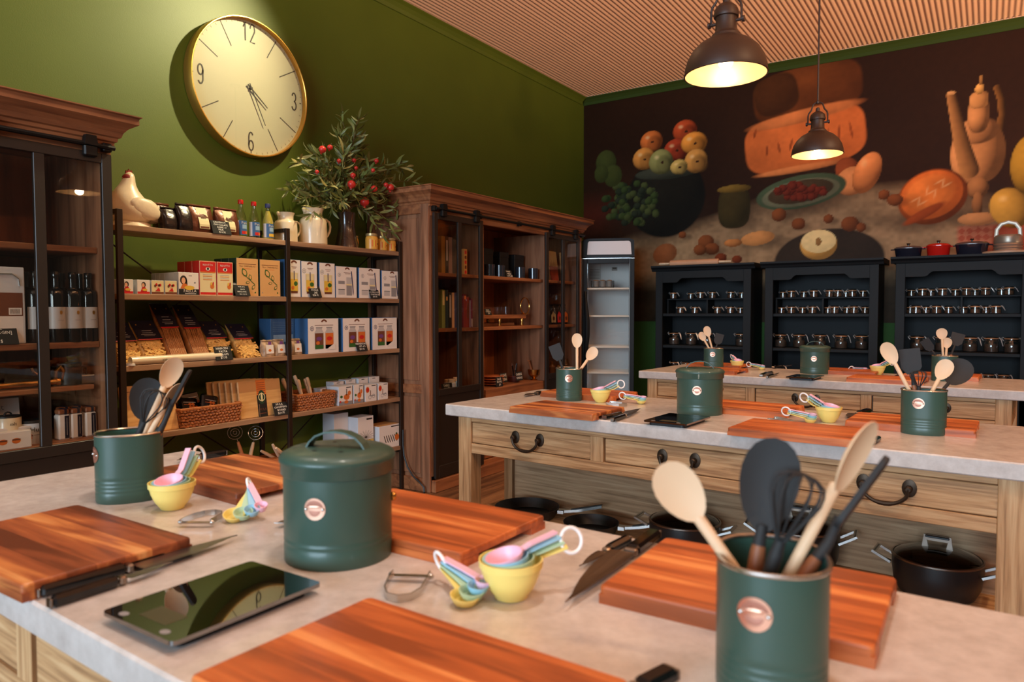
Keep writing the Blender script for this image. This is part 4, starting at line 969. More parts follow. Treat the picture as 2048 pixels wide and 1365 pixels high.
# --- third tier: pasta, tubes, drink jar boxes
def pasta(Y, off, w, h, kind, lab, seed):
    def parts(t, T):
        d = .07
        b = MB(); b.T = T; rn = random.Random(seed)
        if kind == 'long':
            for k in range(16):
                x = w*.08+w*.84*k/15; b.tube([(x, -.002, h*.04), (x+rn.uniform(-.004, .004), -.004, h*.62)], .003, spag_m, 5)
        else:
            for k in range(60):
                a = rn.uniform(-.9, .9); x = rn.uniform(.14, .86)*w; z = rn.uniform(.06, .46)*h; L = .022 if kind == 'penne' else .035
                b.tube([(x-L*math.cos(a), -.001-rn.random()*.006, z-L*math.sin(a)), (x+L*math.cos(a), -.001-rn.random()*.006, z+L*math.sin(a))], .0045, pasta_m, 5)
        o = b.build('pasta', t); o['kind'] = 'stuff'
        b = MB(); b.T = T; hh = .58 if kind != 'long' else .6
        b.flat([(0, -.009, h*hh), (w, -.009, h*hh), (w, .012, h*.84), (0, .012, h*.84)], navy); b.flat([(0, .012, h*.84), (w, .012, h*.84), (w, d*.47, h*1.03), (0, d*.47, h*1.03)], navy)
        b.flat([(0, -.0095, h*(hh-.012)), (w*.5, -.0095, h*(hh-.018)), (w, -.0095, h*hh), (w, -.0096, h*(hh+.012)), (0, -.0095, h*(hh+.012))], red)
        for q, u0, u1 in ((.66, .3, .75), (.69, .2, .8), (.73, .28, .72), (.78, .3, .7)): b.flat([(w*u0, -.0105+(q-hh)*.08, h*q), (w*u1, -.0105+(q-hh)*.08, h*q), (w*u1, -.0098+(q-hh)*.08, h*(q+.008)), (w*u0, -.0098+(q-hh)*.08, h*(q+.008))], grey_l)
        for u in (.2, .8): b.disc(w*u, h*.93, .004, .004, gold, .02)
        b.build('header_card', t)
    return pouch('pasta_bag', lab, SL(3, Y, off), w, .07, h, {'long': spag_m}.get(kind, pasta_m), group='pasta bags on the third tier', tilt=.48, fold=False, seed=seed, parts=parts)
pasta(2.05, .05, .125, .25, 'penne', 'short pasta bag at the left end beside the frame post', 3)
pasta(2.185, .05, .14, .26, 'penne', 'short pasta bag left of the long spaghetti bags', 4)
pasta(2.335, .045, .11, .37, 'long', 'tall spaghetti bag, left of the two', 5); pasta(2.475, .045, .11, .36, 'long', 'tall spaghetti bag, right of the two', 6)
pasta(2.6, .05, .14, .25, 'ribbon', 'ribbon pasta bag right of the pasta price sign', 7); pasta(2.785, .05, .14, .23, 'ribbon', 'ribbon pasta bag beside the small sachets', 8)
b = MB(); b.tube([(0, .0, .024), (.54, .0, .024)], .023, cream, 16); b.lathe([(.0, 0), (.025, 0), (.025, .012), (0, .012)], 16, white_pl); tag(b.build('poster_tube', None, (XS-.018, 2.02, SHZ[2]), LW), 'long cream cardboard tube lying in front of the pasta bags', 'tube')
o = bpy.context.scene.objects['poster_tube']; b = MB(); b.text('VARIOSA', .2, .018, .016, ink, -.0238); b.build('tube_lettering', o)
sign(['MANCINI', 'PASTA', 'FROM', '$7.95'], 'chalkboard price sign at the end of the cream tube', SL(3, 2.575, -.012), .115, .085)
def sachet(t, T):
    b = MB(); b.T = T; b.rect(.012, .02, .07, .075, white, -.004); b.rect(.03, .075, .055, .095, purple_p, -.004); b.disc(.04, .04, .012, .008, orange_p, -.0046); b.build('label', t)
for i, Y in enumerate((2.94, 3.03, 3.165)):
    pouch('snack_sachet', ('small clear sachet with white label, left of the middle post', 'small clear sachet with white label, partly behind the middle post', 'small clear sachet with white label, right of the middle post')[i], SL(3, Y, .02), .085, .06, .105, M('tan_snack', (180, 150, 120), .35, var=.4, vscale=40), group='small sachets on the third tier', seed=20+i, tilt=.1, parts=sachet, cat='sachet')
def kit_duo(b, w, h):
    b.arc(w*.52, h*.85, .018, .03, .45, PI-.45, brown_p, E1); b.rect(w*.22, h*.795, w*.82, h*.81, brown_p, E1); b.arc(w*.13, h*.71, .012, .016, 0, 2*PI, blue_d, E1, 14); b.disc(w*.13, h*.71, .005, .006, blue_d, E1)
    for k, (x0, x1) in enumerate(((.21, .5), (.55, .83))):
        b.poly([(w*(x0+.02), h*.12), (w*(x1-.02), h*.12), (w*x1, h*.16), (w*x1, h*.6), (w*(x1-.05), h*.68), (w*(x1-.05), h*.74), (w*(x0+.05), h*.74), (w*(x0+.05), h*.68), (w*x0, h*.6), (w*x0, h*.16)], grey_l, E1)
        b.rect(w*(x0+.01), h*.13, w*(x1-.01), h*.58, (brown_p, orange_p)[k], E2); b.rect(w*(x0+.01), h*.13, w*(x1-.01), h*.24, green_p, E3 if k == 0 else E2)
        b.rect(w*(x0+.04), h*.72, w*(x1-.04), h*.75, grey_p, E2); b.disc(w*(x0+.14), h*.42, w*.09, h*.06, red if k else purple_p, E3); b.disc(w*(x0+.1), h*.3, w*.06, h*.05, orange_p, E3)
    b.poly([(w*.86, h*.28), (w*.9, h*.1), (w*.58, h*.1)], white, E3-.0004)
for i, (Y, w) in enumerate(((PX(614), WX(614, 675.5)), (PX(684), WX(684, 738)), (PX(743), WX(743, 792.5)))):
    carton('drink_jar_box', 'large white box with two red drink jars printed, %s' % ('leftmost of three', 'middle of three', 'rightmost of three')[i], SL(3, Y, .012), w, .13, .24, blue, white, kit_duo, group='drink jar boxes on the third tier')
def bl(b, w, h):
    for k in range(6): b.rect(w*.08, h*(.9-.05*k), w*.92, h*(.905-.05*k), blue_l, E1)
    b.rect(w*.1, h*.35, w*.9, h*.55, blue_l, E1)
carton('drink_jar_box', 'blue box behind the sachets with its printed back turned out', SL(3, 3.09, .15), .2, .12, .24, blue, blue, bl, group='drink jar boxes on the third tier')
carton('drink_jar_box', 'blue box in the second row behind the two leftmost drink jar boxes', SL(3, 3.31, .155), .23, .11, .235, blue, blue, None, group='drink jar boxes on the third tier')
sign(['KILNER', 'FERMENTING', 'SET of 2', '$59.95'], 'chalkboard price sign leaning on the drink jar boxes', SL(3, 3.715, -.012), .105, .088)
# --- fourth tier: boards, baskets, wooden tools, gadget boxes
for i, (Y, off) in enumerate(((2.05, .03),)):
    b = MB(); b.T = Matrix.Rotation(-.2, 4, 'X'); b.box((0, 0, 0), (.31, .018, .27), bamboo, .005); b.box((.02, -.001, .235), (.29, 0, .238), brown_p); tag(b.build('bamboo_board', None, SL(4, Y, off), LW), 'large bamboo board leaning behind the nearest utensil pot', 'board')
def basket(Y, w, h, lab, d=.26):
    t = thing('wicker_basket', lab, 'basket', SL(4, Y, .012), LW, 'wicker baskets on the fourth tier')
    nr = 6; ns = 64; b = MB(); tw = .9
    def pt(u, z, o=0):
        f = 1-.08*(1-z); W, D = w*f, d*f; per = 2*(W+D); s = (u % 1)*per
        if s < W: x, y, nx, ny = s-W/2, -D/2, 0, -1
        elif s < W+D: x, y, nx, ny = W/2, s-W-D/2, 1, 0
        elif s < 2*W+D: x, y, nx, ny = W/2-(s-W-D), D/2, 0, 1
        else: x, y, nx, ny = -W/2, D/2-(s-2*W-D), -1, 0
        return (x+nx*o+w/2, y+ny*o+d/2, z*h)
    for r in range(nr):
        P = []
        for i in range(ns*2):
            u = i/(ns*2); o = .006*math.sin(PI*i+PI*r)*1+.004*(1 if (i+r) % 2 else -1); P.append(pt(u, (r+.5)/nr+.02*(1 if (i % 4) < 2 else -1), o))
        b.tube(P, h/nr*.46, wicker, 5, True)
    b.build('woven_side', t)
    b = MB(); b.tube([pt(i/48, 1.02, 0) for i in range(48)], .009, wicker, 6, True); b.build('rim', t)
    b = MB(); b.box((w*.06, d*.06, 0), (w*.94, d*.94, .008), wicker); b.build('base', t)
basket(2.36, .4, .105, 'longer wicker basket of black snack packs on the left', .27); basket(3.19, .33, .105, 'wicker basket of wooden handled tools right of the middle post', .26)
for i, (x, y, a) in enumerate(((.06, .06, .3), (.12, .13, -.2), (.17, .05, .5))):
    t = thing('snack_pack', ('black snack pack with orange nuts printed, front of the basket', 'black snack pack standing at the back of the basket', 'black snack pack tilted at the right of the basket')[i], 'packet', (XS-.012-.04-y, (2.38+x)*KS, SHZ[3]+.045), LW+a*.3, 'black snack packs in the long basket')
    b = MB(); b.T = Matrix.Rotation(-.5+.15*i, 4, 'X') @ Matrix.Rotation(a*.5, 4, 'Y'); b.box((0, 0, 0), (.12, .03, .135), black_gloss, .008); b.rect(.02, .1, .1, .104, grey_l, -.0006); b.rect(.02, .085, .07, .088, orange_p, -.0006); b.build('pack', t)
    b = MB(); b.T = Matrix.Rotation(-.5+.15*i, 4, 'X') @ Matrix.Rotation(a*.5, 4, 'Y')
    for q in range(5): b.ell((.06+.02*(q % 3), -.002, .07+.018*(q//3)), (.011, .003, .009), orange_p, 8, 6)
    b.build('nut_print', t)
for i in range(6):
    t = thing('serving_board', 'square bamboo serving board with brown paper band, front of the row' if i == 0 else 'square bamboo serving board in the row, %s behind the front one' % ('', 'first', 'second', 'third', 'fourth', 'fifth')[i], 'board', SL(4, 2.765-.022*i, .03+.03*i), LW, 'bamboo serving boards on the fourth tier')
    T_ = Matrix.Rotation(-.13, 4, 'X'); b = MB(); b.T = T_; b.box((0, 0, 0), (.32, .016, .235), bamboo, .005); b.rect(.005, .165, .315, .23, M('toasted_bamboo', (196, 140, 84), .5), -.0005); b.build('board', t)
    if i == 0:
        b = MB(); b.T = T_; x0, x1 = .13, .2; b.rect(x0, .14, x1, .236, orange_p, -.001)
        for k in range(6): b.rect(x0+.005, .15+.013*k, x1-.005, .153+.013*k, brown_p, -.0015)
        b.rect(x0, .0, x1, .14, black_matt, -.001); b.disc(.165, .125, .027, .045, green_dk, -.0016); b.arc(.165, .125, .021, .026, 0, 2*PI, label_c, -.002, 16); b.disc(.165, .125, .007, .03, label_c, -.0022); b.text('MULA', .165, .04, .022, brown_p, -.0016); b.rect(.14, .02, .19, .024, brown_p, -.0016); b.build('paper_band', t)
b = MB(); P = [(0, 0, 0), (.12, 0, 0)]
b.tube([(0, 0, .085), (.0, -.004, .004), (.12, -.004, .004), (.12, 0, .085)], .0015, steel, 5); b.tube([(0.0, -.004, .003), (0, .1, .003)], .0015, steel, 5); b.tube([(.12, -.004, .003), (.12, .1, .003)], .0015, steel, 5); tag(b.build('wire_easel', None, SL(4, 2.885, .008), LW), 'thin steel wire stand holding the front bamboo serving board', 'stand')
sign(['MULA', 'CHOPPING', 'BOARD', '$29.95'], 'chalkboard price sign at the right corner of the bamboo serving boards', SL(4, 2.99, -.01), .11, .085)
for i in range(7):
    x, y, L = ((.02, .06, .2), (.05, .12, .2), (.09, .05, .19), (.14, .1, .21), (.19, .07, .19), (.1, .17, .2), (.23, .14, .17))[i]
    b = MB(); b.lathe([(.008, 0), (.0105, .02), (.011, L*.6), (.009, L*.66), (.0125, L*.72), (.0125, L*.96), (.009, L)], 12, beech)
    o = b.build('wooden_tool', None); p = Vector((XS-.03-y, (3.21+x)*KS, SHZ[3]+.03)); pose(o, p, Vector((.12*(i % 3-1), -.45+.04*i, 1)))
    tag(o, ('wooden handled tool leaning out at the left end of the basket', 'wooden handled tool second from the left in the basket', 'wooden handled tool third from the left, near the basket front', 'longest wooden handled tool in the middle of the basket', 'wooden handled tool right of the longest one in the basket', 'wooden handled tool at the back of the basket', 'wooden handled tool at the right end of the basket')[i], 'utensil', 'wooden tools in the right basket')
def gadget(kind):
    def f(b, w, h):
        b.rect(w*.55, h*.9, w*.92, h*.945, ink, E1)
        if kind == 0:
            b.disc(w*.58, h*.42, w*.22, h*.16, orange_p, E1); b.rect(w*.55, h*.5, w*.6, h*.85, ink, E2); b.disc(w*.78, h*.62, w*.12, h*.12, orange_p, E1); b.disc(w*.2, h*.45, w*.1, h*.07, green_p, E1); b.rect(.001, .001, w-.001, h*.2, grey_p, E1); b.disc(w*.55, h*.16, w*.15, h*.09, orange_p, E2); b.disc(w*.12, h*.2, w*.06, h*.05, red, E2)
        elif kind == 1:
            b.disc(w*.2, h*.7, w*.16, h*.18, orange_p, E1); b.disc(w*.2, h*.7, w*.1, h*.12, red, E2); b.arc(w*.4, h*.25, w*.1, w*.13, 0, 2*PI, grey_p, E1, 12); b.arc(w*.72, h*.3, w*.1, w*.13, 0, 2*PI, grey_p, E1, 12); b.rect(w*.42, h*.35, w*.48, h*.65, brown_p, E1); b.rect(w*.42, h*.3, w*.8, h*.36, grey_p, E2)
        elif kind == 2:
            b.rect(.001, .001, w-.001, h*.34, yellow_p, E1)
            for k in range(8): a = PI*k/8; b.poly([(w*.5-w*.5*math.cos(a)-.001*math.sin(a), h*.42-w*.32*math.sin(a)+.001*math.cos(a)), (w*.5+w*.5*math.cos(a)-.001*math.sin(a), h*.42+w*.32*math.sin(a)+.001*math.cos(a)), (w*.5+w*.5*math.cos(a)+.001*math.sin(a), h*.42+w*.32*math.sin(a)-.001*math.cos(a)), (w*.5-w*.5*math.cos(a)+.001*math.sin(a), h*.42-w*.32*math.sin(a)-.001*math.cos(a))], ink, E2)
        else:
            for k in range(6): b.poly([(w*(.2+.1*k), h*.55), (w*(.23+.1*k), h*.57), (w*(.33+.1*k), h*.25), (w*(.3+.1*k), h*.23)], ink, E1)
            b.disc(w*.82, h*.42, w*.1, h*.15, orange_p, E2); b.disc(w*.8, h*.58, w*.04, h*.05, green_p, E2)
    return f
GB = [(3.55, .012, .13, .12, .135, 0, 'orange scoop gadget box, front left'), (3.695, .012, .095, .12, .135, 0, 'orange scoop gadget box, front right'), (3.81, .012, .118, .1, .125, 1, 'press gadget box, left of the two'), (3.945, .012, .105, .1, .125, 1, 'press gadget box beside the frame'),
      (3.5, .14, .12, .08, .12, None, 'white gadget box behind the scoop boxes, leftmost'), (3.63, .15, .1, .08, .155, None, 'white gadget box with hang tab in the back row, left'), (3.75, .15, .1, .08, .16, None, 'white gadget box with hang tab in the back row, centre'), (3.86, .13, .1, .08, .165, None, 'white gadget box with hang tab in the back row, right'), (3.97, .13, .11, .08, .165, None, 'white gadget box with hang tab nearest the bookcase')]
for Y, off, w, d, h, k, lab in GB:
    def pf(b, w, h, k=k):
        if k is not None: gadget(k)(b, w, h)
        else: b.rect(w*.3, h*.92, w*.6, h*.95, ink, E1)
    carton('gadget_box', lab, SL(4, Y, off), w, d, h, white_s, white, pf, group='white gadget boxes on the fourth tier')
# --- bottom tier: dough whisks, wooden spatulas, boxes
def dough_whisk(base, tip, lab, mt):
    base = Vector(base); d = Vector(tip)-base; L = d.length
    t = thing('dough_whisk', lab, 'whisk', base, 0, 'dough whisks on the bottom tier'); pose(t, base, d)
    b = MB(); b.lathe([(.008, 0), (.0125, .02), (.0115, L*.5), (.008, L*.62)], 12, mt); b.build('handle', t)
    b = MB(); c = L-.045; b.tube([(0, 0, L*.6), (0, 0, c-.04)], .003, steel, 6)
    for r in (.044, .026, .011): b.tube([(r*math.cos(2*PI*i/20), .002*math.sin(i), c+r*math.sin(2*PI*i/20)) for i in range(20)], .002, steel, 5, True)
    b.build('wire_coil', t)
b5 = SHZ[4]
pa = at_x(492, 925, -3.82); pb = at_x(465, 850, -3.84); dough_whisk((pa.x, pa.y-.0, b5+.05), (pb.x, pb.y, pb.z), 'dough whisk leaning left above the nearest board', M('reddish_beech', (206, 128, 78), .5))
pa = at_x(494, 925, -3.77); pb = at_x(515, 850, -3.79); dough_whisk((pa.x, pa.y, b5+.05), (pb.x, pb.y, pb.z), 'dough whisk leaning right above the nearest board', beech)
b = MB(); b.lathe([(.06, 0), (.065, .01), (.07, .12), (.066, .12), (.06, .012), (0, .012)], 20, steel, caps=False); tag(b.build('tool_pot', None, (-3.80, 2.735, b5), 0), 'steel pot holding the two dough whisks on the bottom tier', 'pot')
for i, (a, c) in enumerate((((565, 925), (527, 905)), ((560, 918), (548, 895)), ((570, 912), (556, 900)))):
    p = at_x(*a, -3.81+.03*i); q = at_x(*c, -3.79+.03*i); b = MB(); L = (q-p).length+.06; b.lathe([(.004, 0), (.01, .03), (.011, L*.8), (.008, L)], 10, beech); o = b.build('wooden_spatula', None); d = (q-p).normalized(); pose(o, p-d*.03, d)
    tag(o, ('wooden spatula handle pointing left behind the storage bin', 'steepest wooden spatula handle behind the storage bin', 'wooden spatula handle nearest the middle post')[i], 'utensil', 'wooden spatulas on the bottom tier')
b = MB(); b.box((0, 0, 0), (.3, .2, .09), wicker, .01); tag(b.build('tool_tray', None, SL(5, 2.93, .03), LW), 'shallow woven tray holding the wooden spatulas', 'tray')
carton('gadget_box', 'white box with yellow slicer print on the bottom tier', SL(5, 3.77, .05), .16, .12, .265, white_s, white, gadget(2), group='boxes on the bottom tier')
carton('gadget_box', 'white box standing behind the yellow slicer box', SL(5, 3.63, .15), .14, .12, .3, white_s, white, None, group='boxes on the bottom tier')
carton('gadget_box', 'white box with wire slicer and orange on the bottom tier, right end', SL(5, 3.955, .015), .235, .16, .175, white_s, white, gadget(3), group='boxes on the bottom tier', top=kraft)

for o in list(bpy.data.objects):
    if o.name not in _before and o.parent is None: o.scale = (KS, KS, KS)

# ================================================================ wall clock
def clock():
    c = at_x(508, 175, XW+.09); Rr = .438
    t = thing('wall_clock', 'huge round gold rimmed wall clock with cream face', 'clock', (XW, c.y, c.z), LW)
    MX = Matrix.Rotation(PI/2, 4, 'X')
    def lt(prof, mat, nm, n=72):
        b = MB(); b.T = MX; b.lathe(prof, n, mat, caps=False); return b.build(nm, t)
    lt([(Rr-.03, 0.001), (Rr-.004, .004), (Rr, .03), (Rr, .082), (Rr-.003, .088), (Rr-.009, .088), (Rr-.012, .084), (Rr-.012, .05)], gold, 'rim')
    lt([(0, .05), (Rr-.011, .05)], clock_face, 'face')
    b = MB(); y = -.0508
    for k in range(60):
        a = PI/2-2*PI*k/60
        r0, r1, w = (.405, .417, .0012)
        if k % 5 == 0 and k % 15: r0, r1, w = .268, .42, .003
        elif k % 15 == 0: r0, r1, w = .40, .415, .003
        ca, sa = math.cos(a), math.sin(a)
        b.poly([(r0*ca+w*sa, r0*sa-w*ca), (r1*ca+w*sa, r1*sa-w*ca), (r1*ca-w*sa, r1*sa+w*ca), (r0*ca-w*sa, r0*sa+w*ca)], ink, y)
    b.build('minute_marks', t)
    def stroke(b, pts, cx, cz, s): b.tube([(cx+p[0]*s*.46, y-.0005, cz+p[1]*s) for p in pts], .0036, ink, 4, flat=(.0085, .0012))
    arc = lambda cx, cz, rx, rz, a0, a1, n=9: [(cx+rx*math.cos(R(a0+(a1-a0)*i/n)), cz+rz*math.sin(R(a0+(a1-a0)*i/n))) for i in range(n+1)]
    D = {'1': [(-.28, .72), (0, 1), (0, 0)], '2': arc(0, .72, .32, .28, 175, -20)+[(-.32, 0), (.34, 0)], '3': arc(0, .76, .3, .24, 165, -80)+arc(0, .26, .34, .26, 80, -165),
         '6': arc(0, .72, .3, .28, 30, 180)+arc(0, .27, .32, .27, 180, 540, 16), '9': arc(0, .28, .3, .28, 210, 360)+arc(0, .73, .32, .27, 0, 360, 16)}
    b = MB(); s = .115
    stroke(b, D['1'], -.03, .297, s); stroke(b, D['2'], .024, .297, s); stroke(b, D['3'], .352, -s/2, s); stroke(b, D['6'], 0, -.395, s); stroke(b, D['9'], -.352, -s/2, s); b.build('numerals', t)
    for nm, px, py, w, yy in (('hour_hand', 535, 217, .0055, -.060), ('minute_hand', 530, 252, .004, -.064)):
        p = at_x(px, py, XW+.06); u = Vector((p.y-c.y, p.z-c.z)); L = u.length; u.normalize(); v = Vector((-u.y, u.x)); e = -.03
        b = MB(); b.prism([(u.x*e+v.x*w*q, u.y*e+v.y*w*q) for q in (1, -1)]+[(u.x*L+v.x*w*.5*q, u.y*L+v.y*w*.5*q) for q in (-1, 1)], yy, yy-.002, ink); b.build(nm, t)
    b = MB(); b.T = MX; b.lathe([(.009, .05), (.009, .067), (0, .068)], 16, ink); b.build('hub', t)
    b = MB(); b.T = MX; b.lathe([(0, .078), (Rr-.0115, .078)], 64, clear, caps=False); b.build('glass', t)
clock()

# ================================================================ things inside the left glazed cabinet
XC = -3.43
def CL(Y, off, z): return (XC-off, Y, z)
def PC(px, off, row=650): return at_x(px, row, XC-off).y
b = MB(); b.box((0, 0, 0), (.3, .12, .33), white_s, .004); b.rect(.01, .008, .29, .12, white, -.0005); b.rect(.01, .12, .29, .22, brown_p, -.0005); b.rect(.235, .125, .285, .155, white, -.001)
for k in range(8): b.rect(.24+.005*k, .13, .242+.005*k, .15, ink, -.0015)
b.tube([(.03, -.004, .3), (.25, -.004, .3), (.275, -.004, .28), (.278, -.004, .25)], .003, steel, 6); b.poly([(.15, .13), (.17, .13), (.165, .19), (.155, .19)], orange_p, -.001)
tag(b.build('gift_carton', None, CL(PC(52, .06)-.3, .06, 1.212), LW), 'tall white carton with brown band inside the left glazed cabinet', 'carton')
sign(['COBRAM', 'OLIVE OIL', '[EXTRA VIRGIN]', 'SMALL  $', 'LARGE  $'], 'chalkboard sign in front of the white carton in the left glazed cabinet', CL(PC(38, .035)-.2, .035, 1.212), .2, .105)
for i, (Y, off) in enumerate(((PC(72, .09), .09), (PC(113, .08), .08), (PC(147, .07), .07), (PC(178, .075), .075))):
    t = thing('oil_bottle', ('black bottle with grey label, first from the left behind the door bar', 'black bottle with grey label, second from the left', 'black bottle with grey label, third from the left', 'black bottle with grey label, nearest the cabinet side')[i], 'bottle', CL(Y, off, 1.212), LW, 'front row of black bottles in the left cabinet')
    b = MB(); b.lathe([(.034, 0), (.037, .005), (.037, .215), (.033, .232), (.016, .243), (.0145, .25), (.0145, .29)], 20, bottle_dark); b.build('glass', t)
    b = MB(); b.lathe([(.016, .288), (.017, .29), (.017, .315), (.015, .318)], 16, black_gloss); b.build('stopper', t)
    b = MB(); vs = []; fs = []
    for k in range(13):
        a = -PI*.92+PI*.84*k/12; vs += [(.0376*math.cos(a), .0376*math.sin(a), .062), (.0376*math.cos(a), .0376*math.sin(a), .16)]
    b.add(vs, [(2*k, 2*k+2, 2*k+3, 2*k+1) for k in range(12)], grey_l, True); b.disc(.004, .135, .006, .009, gold, -.0384); b.rect(-.01, .1, .014, .102, grey_p, -.0382); b.build('label', t)
for i, Y in enumerate((PC(54, .2), PC(125, .2), PC(163, .2))):
    b = MB(); b.lathe([(.037, 0), (.037, .215), (.033, .232), (.0145, .25), (.0145, .29), (.017, .29), (.017, .318), (0, .319)], 16, bottle_dark); tag(b.build('oil_bottle', None, CL(Y, .2, 1.212), LW), ('black bottle standing just right of the white carton, back row', 'black bottle behind the second and third labelled ones', 'black bottle behind the two labelled ones nearest the cabinet side')[i], 'bottle', 'back row of black bottles in the left cabinet')
# middle shelf: an added board with a brass rolling-pin like tool, mug and slab
b = MB(); b.box((.08, .04, .99), (2.28, .6, 1.012), mahog, .003); o = b.build('loose_shelf', None, (XC, -.56, 0), LW); tag(o, 'thin wooden shelf behind the left cabinet glass under the bottles', 'shelf')
b = MB(); b.tube([(0, 0, .02), (.5, 0, .02)], .014, brass, 12); b.tube([(.5, 0, .02), (.515, 0, .02)], .019, brass, 12); b.tube([(.5+.0, 0, .03), (.5, -.01, .07), (.515, -.014, .09), (.53, -.01, .07), (.53, 0, .03)], .009, brass, 8)
b.tube([(.43+.03*math.cos(PI*k/8), -.01, .09-.03*math.sin(PI*k/8)) for k in range(9)], .006, brass, 8); b.tube([(.02, 0, 0), (.02, 0, .02)], .008, brass, 8); b.tube([(.44, 0, 0), (.44, 0, .02)], .008, brass, 8)
tag(b.build('brass_rail', None, CL(PC(122, .1)-.53, .1, 1.012), LW), 'shiny brass rail with hooks inside the left glazed cabinet', 'rail')
b = MB(); b.lathe([(.046, 0), (.05, .004), (.05, .1), (.046, .1), (.045, .006), (0, .006)], 20, black_matt, caps=False); b.tube([(.048, 0, .08), (.075, 0, .075), (.075, 0, .03), (.048, 0, .025)], .005, black_matt, 6); tag(b.build('mug', None, CL(PC(136, .12), .12, 1.012), LW), 'black mug inside the left glazed cabinet beside the brass rail', 'mug')
b = MB(); b.box((0, 0, 0), (.14, .16, .035), M('taupe_box', (120, 100, 84), .6), .004); b.box((.01, -.002, .035), (.1, .12, .042), cream, .002); tag(b.build('soap_slab', None, CL(PC(155, .1), .1, 1.012), LW), 'flat taupe box with pale lid right of the black mug', 'box')
# bottom shelf: salt goods and grinders
Zb = .765
b = MB(); b.T = Matrix.Rotation(-.12, 4, 'X'); b.box((0, 0, 0), (.22, .006, .2), white, .002); b.text('Husalt', .11, .15, .036, grey_p, -.0007); b.rect(.05, .12, .13, .124, kraft, -.0007); tag(b.build('card_sign', None, CL(PC(38, .2)-.22, .2, Zb), LW), 'white printed card standing behind the salt tubs', 'sign')
t = thing('salt_tub', 'taller round cream tub with dark lid, left of the two salt tubs', 'tub', CL(PC(10, .12), .12, Zb), LW)
b = MB(); b.lathe([(.048, 0), (.05, .004), (.05, .125), (.048, .128)], 20, cream); b.text('salt', 0, .095, .02, ink, -.0512); b.build('body', t); b = MB(); b.lathe([(.049, .126), (.047, .134), (0, .136)], 20, black_matt); b.tube([(.014*math.cos(PI*k/6), 0, .135+.014*math.sin(PI*k/6)) for k in range(7)], .004, black_matt, 6); b.build('lid', t)
t = thing('salt_tub', 'wider white oval tub with lettering next to the door bar', 'tub', CL(PC(60, .12), .12, Zb), LW)
b = MB(); b.lathe([(.06, 0), (.062, .004), (.062, .09), (.06, .094)], 24, white_s, 1, .8); b.text('Husalt', .005, .055, .03, ink, -.0512); b.rect(-.02, .04, .02, .043, grey_p, -.0512); b.build('body', t); b = MB(); b.lathe([(.062, .092), (.058, .104), (0, .106)], 24, black_matt, 1, .8); b.build('lid', t)
for i, (Y, off, w) in enumerate(((PC(57, .02)-.26, .02, .26), (PC(92, .06)-.22, .075, .22))):
    b = MB(); b.box((0, 0, 0), (w, .05, .075 if i == 0 else .085), white, .003)
    for k in range(4): b.disc(.05+.05*k, .035, .017, .012, orange_p, -.0006); b.rect(.034+.05*k, .037, .066+.05*k, .043, brown_p, -.0012)
    tag(b.build('biscuit_box', None, CL(Y, off, Zb), LW), ('long white box with round orange cakes printed, front', 'long white box with round orange cakes printed, behind the other')[i], 'box', 'long white boxes in the left cabinet')
for i, (Y, off) in enumerate(((PC(124, .08), .08), (PC(150, .075), .075), (PC(178, .07), .07), (PC(126, .16), .16), (PC(152, .16), .16))):
    t = thing('grinder_box', ('white grinder with dark label and wooden cap, left of the front three', 'white grinder with dark label and wooden cap, middle of the front three', 'white grinder with dark label and wooden cap, right of the front three', 'white grinder in the second row, left', 'white grinder in the second row, right')[i], 'grinder', CL(Y-.025, off, Zb), LW, 'wooden capped grinders in the left cabinet')
    b = MB(); b.box((0, 0, 0), (.05, .05, .115), white, .006); b.rect(.025, .006, .045, .11, navy, -.0006); b.rect(.033, .02, .036, .1, grey_p, -.001); b.build('body', t)
    b = MB(); b.box((.002, .002, .116), (.048, .048, .138), walnut_h, .005); b.box((.026, -.001, .116), (.036, .05, .142), navy); b.build('cap', t)
b = MB(); b.T = Matrix.Rotation(-.2, 4, 'X'); b.box((0, 0, 0), (.07, .02, .24), kraft, .003); b.box((.012, -.002, .012), (.058, 0, .228), M('picture_print', (120, 96, 84), .5, var=.5, vscale=30)); tag(b.build('framed_picture', None, CL(PC(183, .12), .12, 1.648), LW), 'small gold framed picture on the upper shelf of the left glazed cabinet', 'picture')

# ================================================================ things in the long bookcase
def book(Y, z, w, h, col, lab, grp, off=.12, bands=None, d=.17, lean=0.):
    m = M('book_%d_%d_%d' % col, col, .6); t = thing('book', lab, 'book', CL(Y, off, z), LW, grp)
    T = Matrix.Rotation(lean, 4, 'Y'); b = MB(); b.T = T; b.box((0, 0, 0), (.0025, d, h), m); b.box((w-.0025, 0, 0), (w, d, h), m); b.box((0, -.002, 0), (w, .002, h), m, .0015)
    for (z0, z1, mt) in bands or (): b.rect(w*.22, h*z0, w*.78, h*z1, mt, -.0027)
    b.build('cover', t); b = MB(); b.T = T; b.box((.0025, .004, .003), (w-.0025, d-.005, h-.004), label_c); b.build('pages', t)
g1, g2 = 'books on the upper bookcase shelf', 'books on the second bookcase shelf'
book(PC(883.5, .12), 1.643, .045, .29, (160, 116, 44), 'mustard yellow book, leftmost on the upper bookcase shelf', g1)
book(PC(891.5, .12), 1.643, .035, .29, (70, 62, 58), 'dark grey book with white lettering beside the mustard one', g1, bands=((.35, .9, grey_l), (.05, .2, ink)))
book(PC(898, .12), 1.643, .045, .29, (150, 118, 108), 'dusty pink book in the middle of the upper bookcase shelf', g1)
book(PC(906, .12), 1.643, .04, .275, (70, 56, 48), 'dark brown book behind the first door bar, upper shelf', g1)
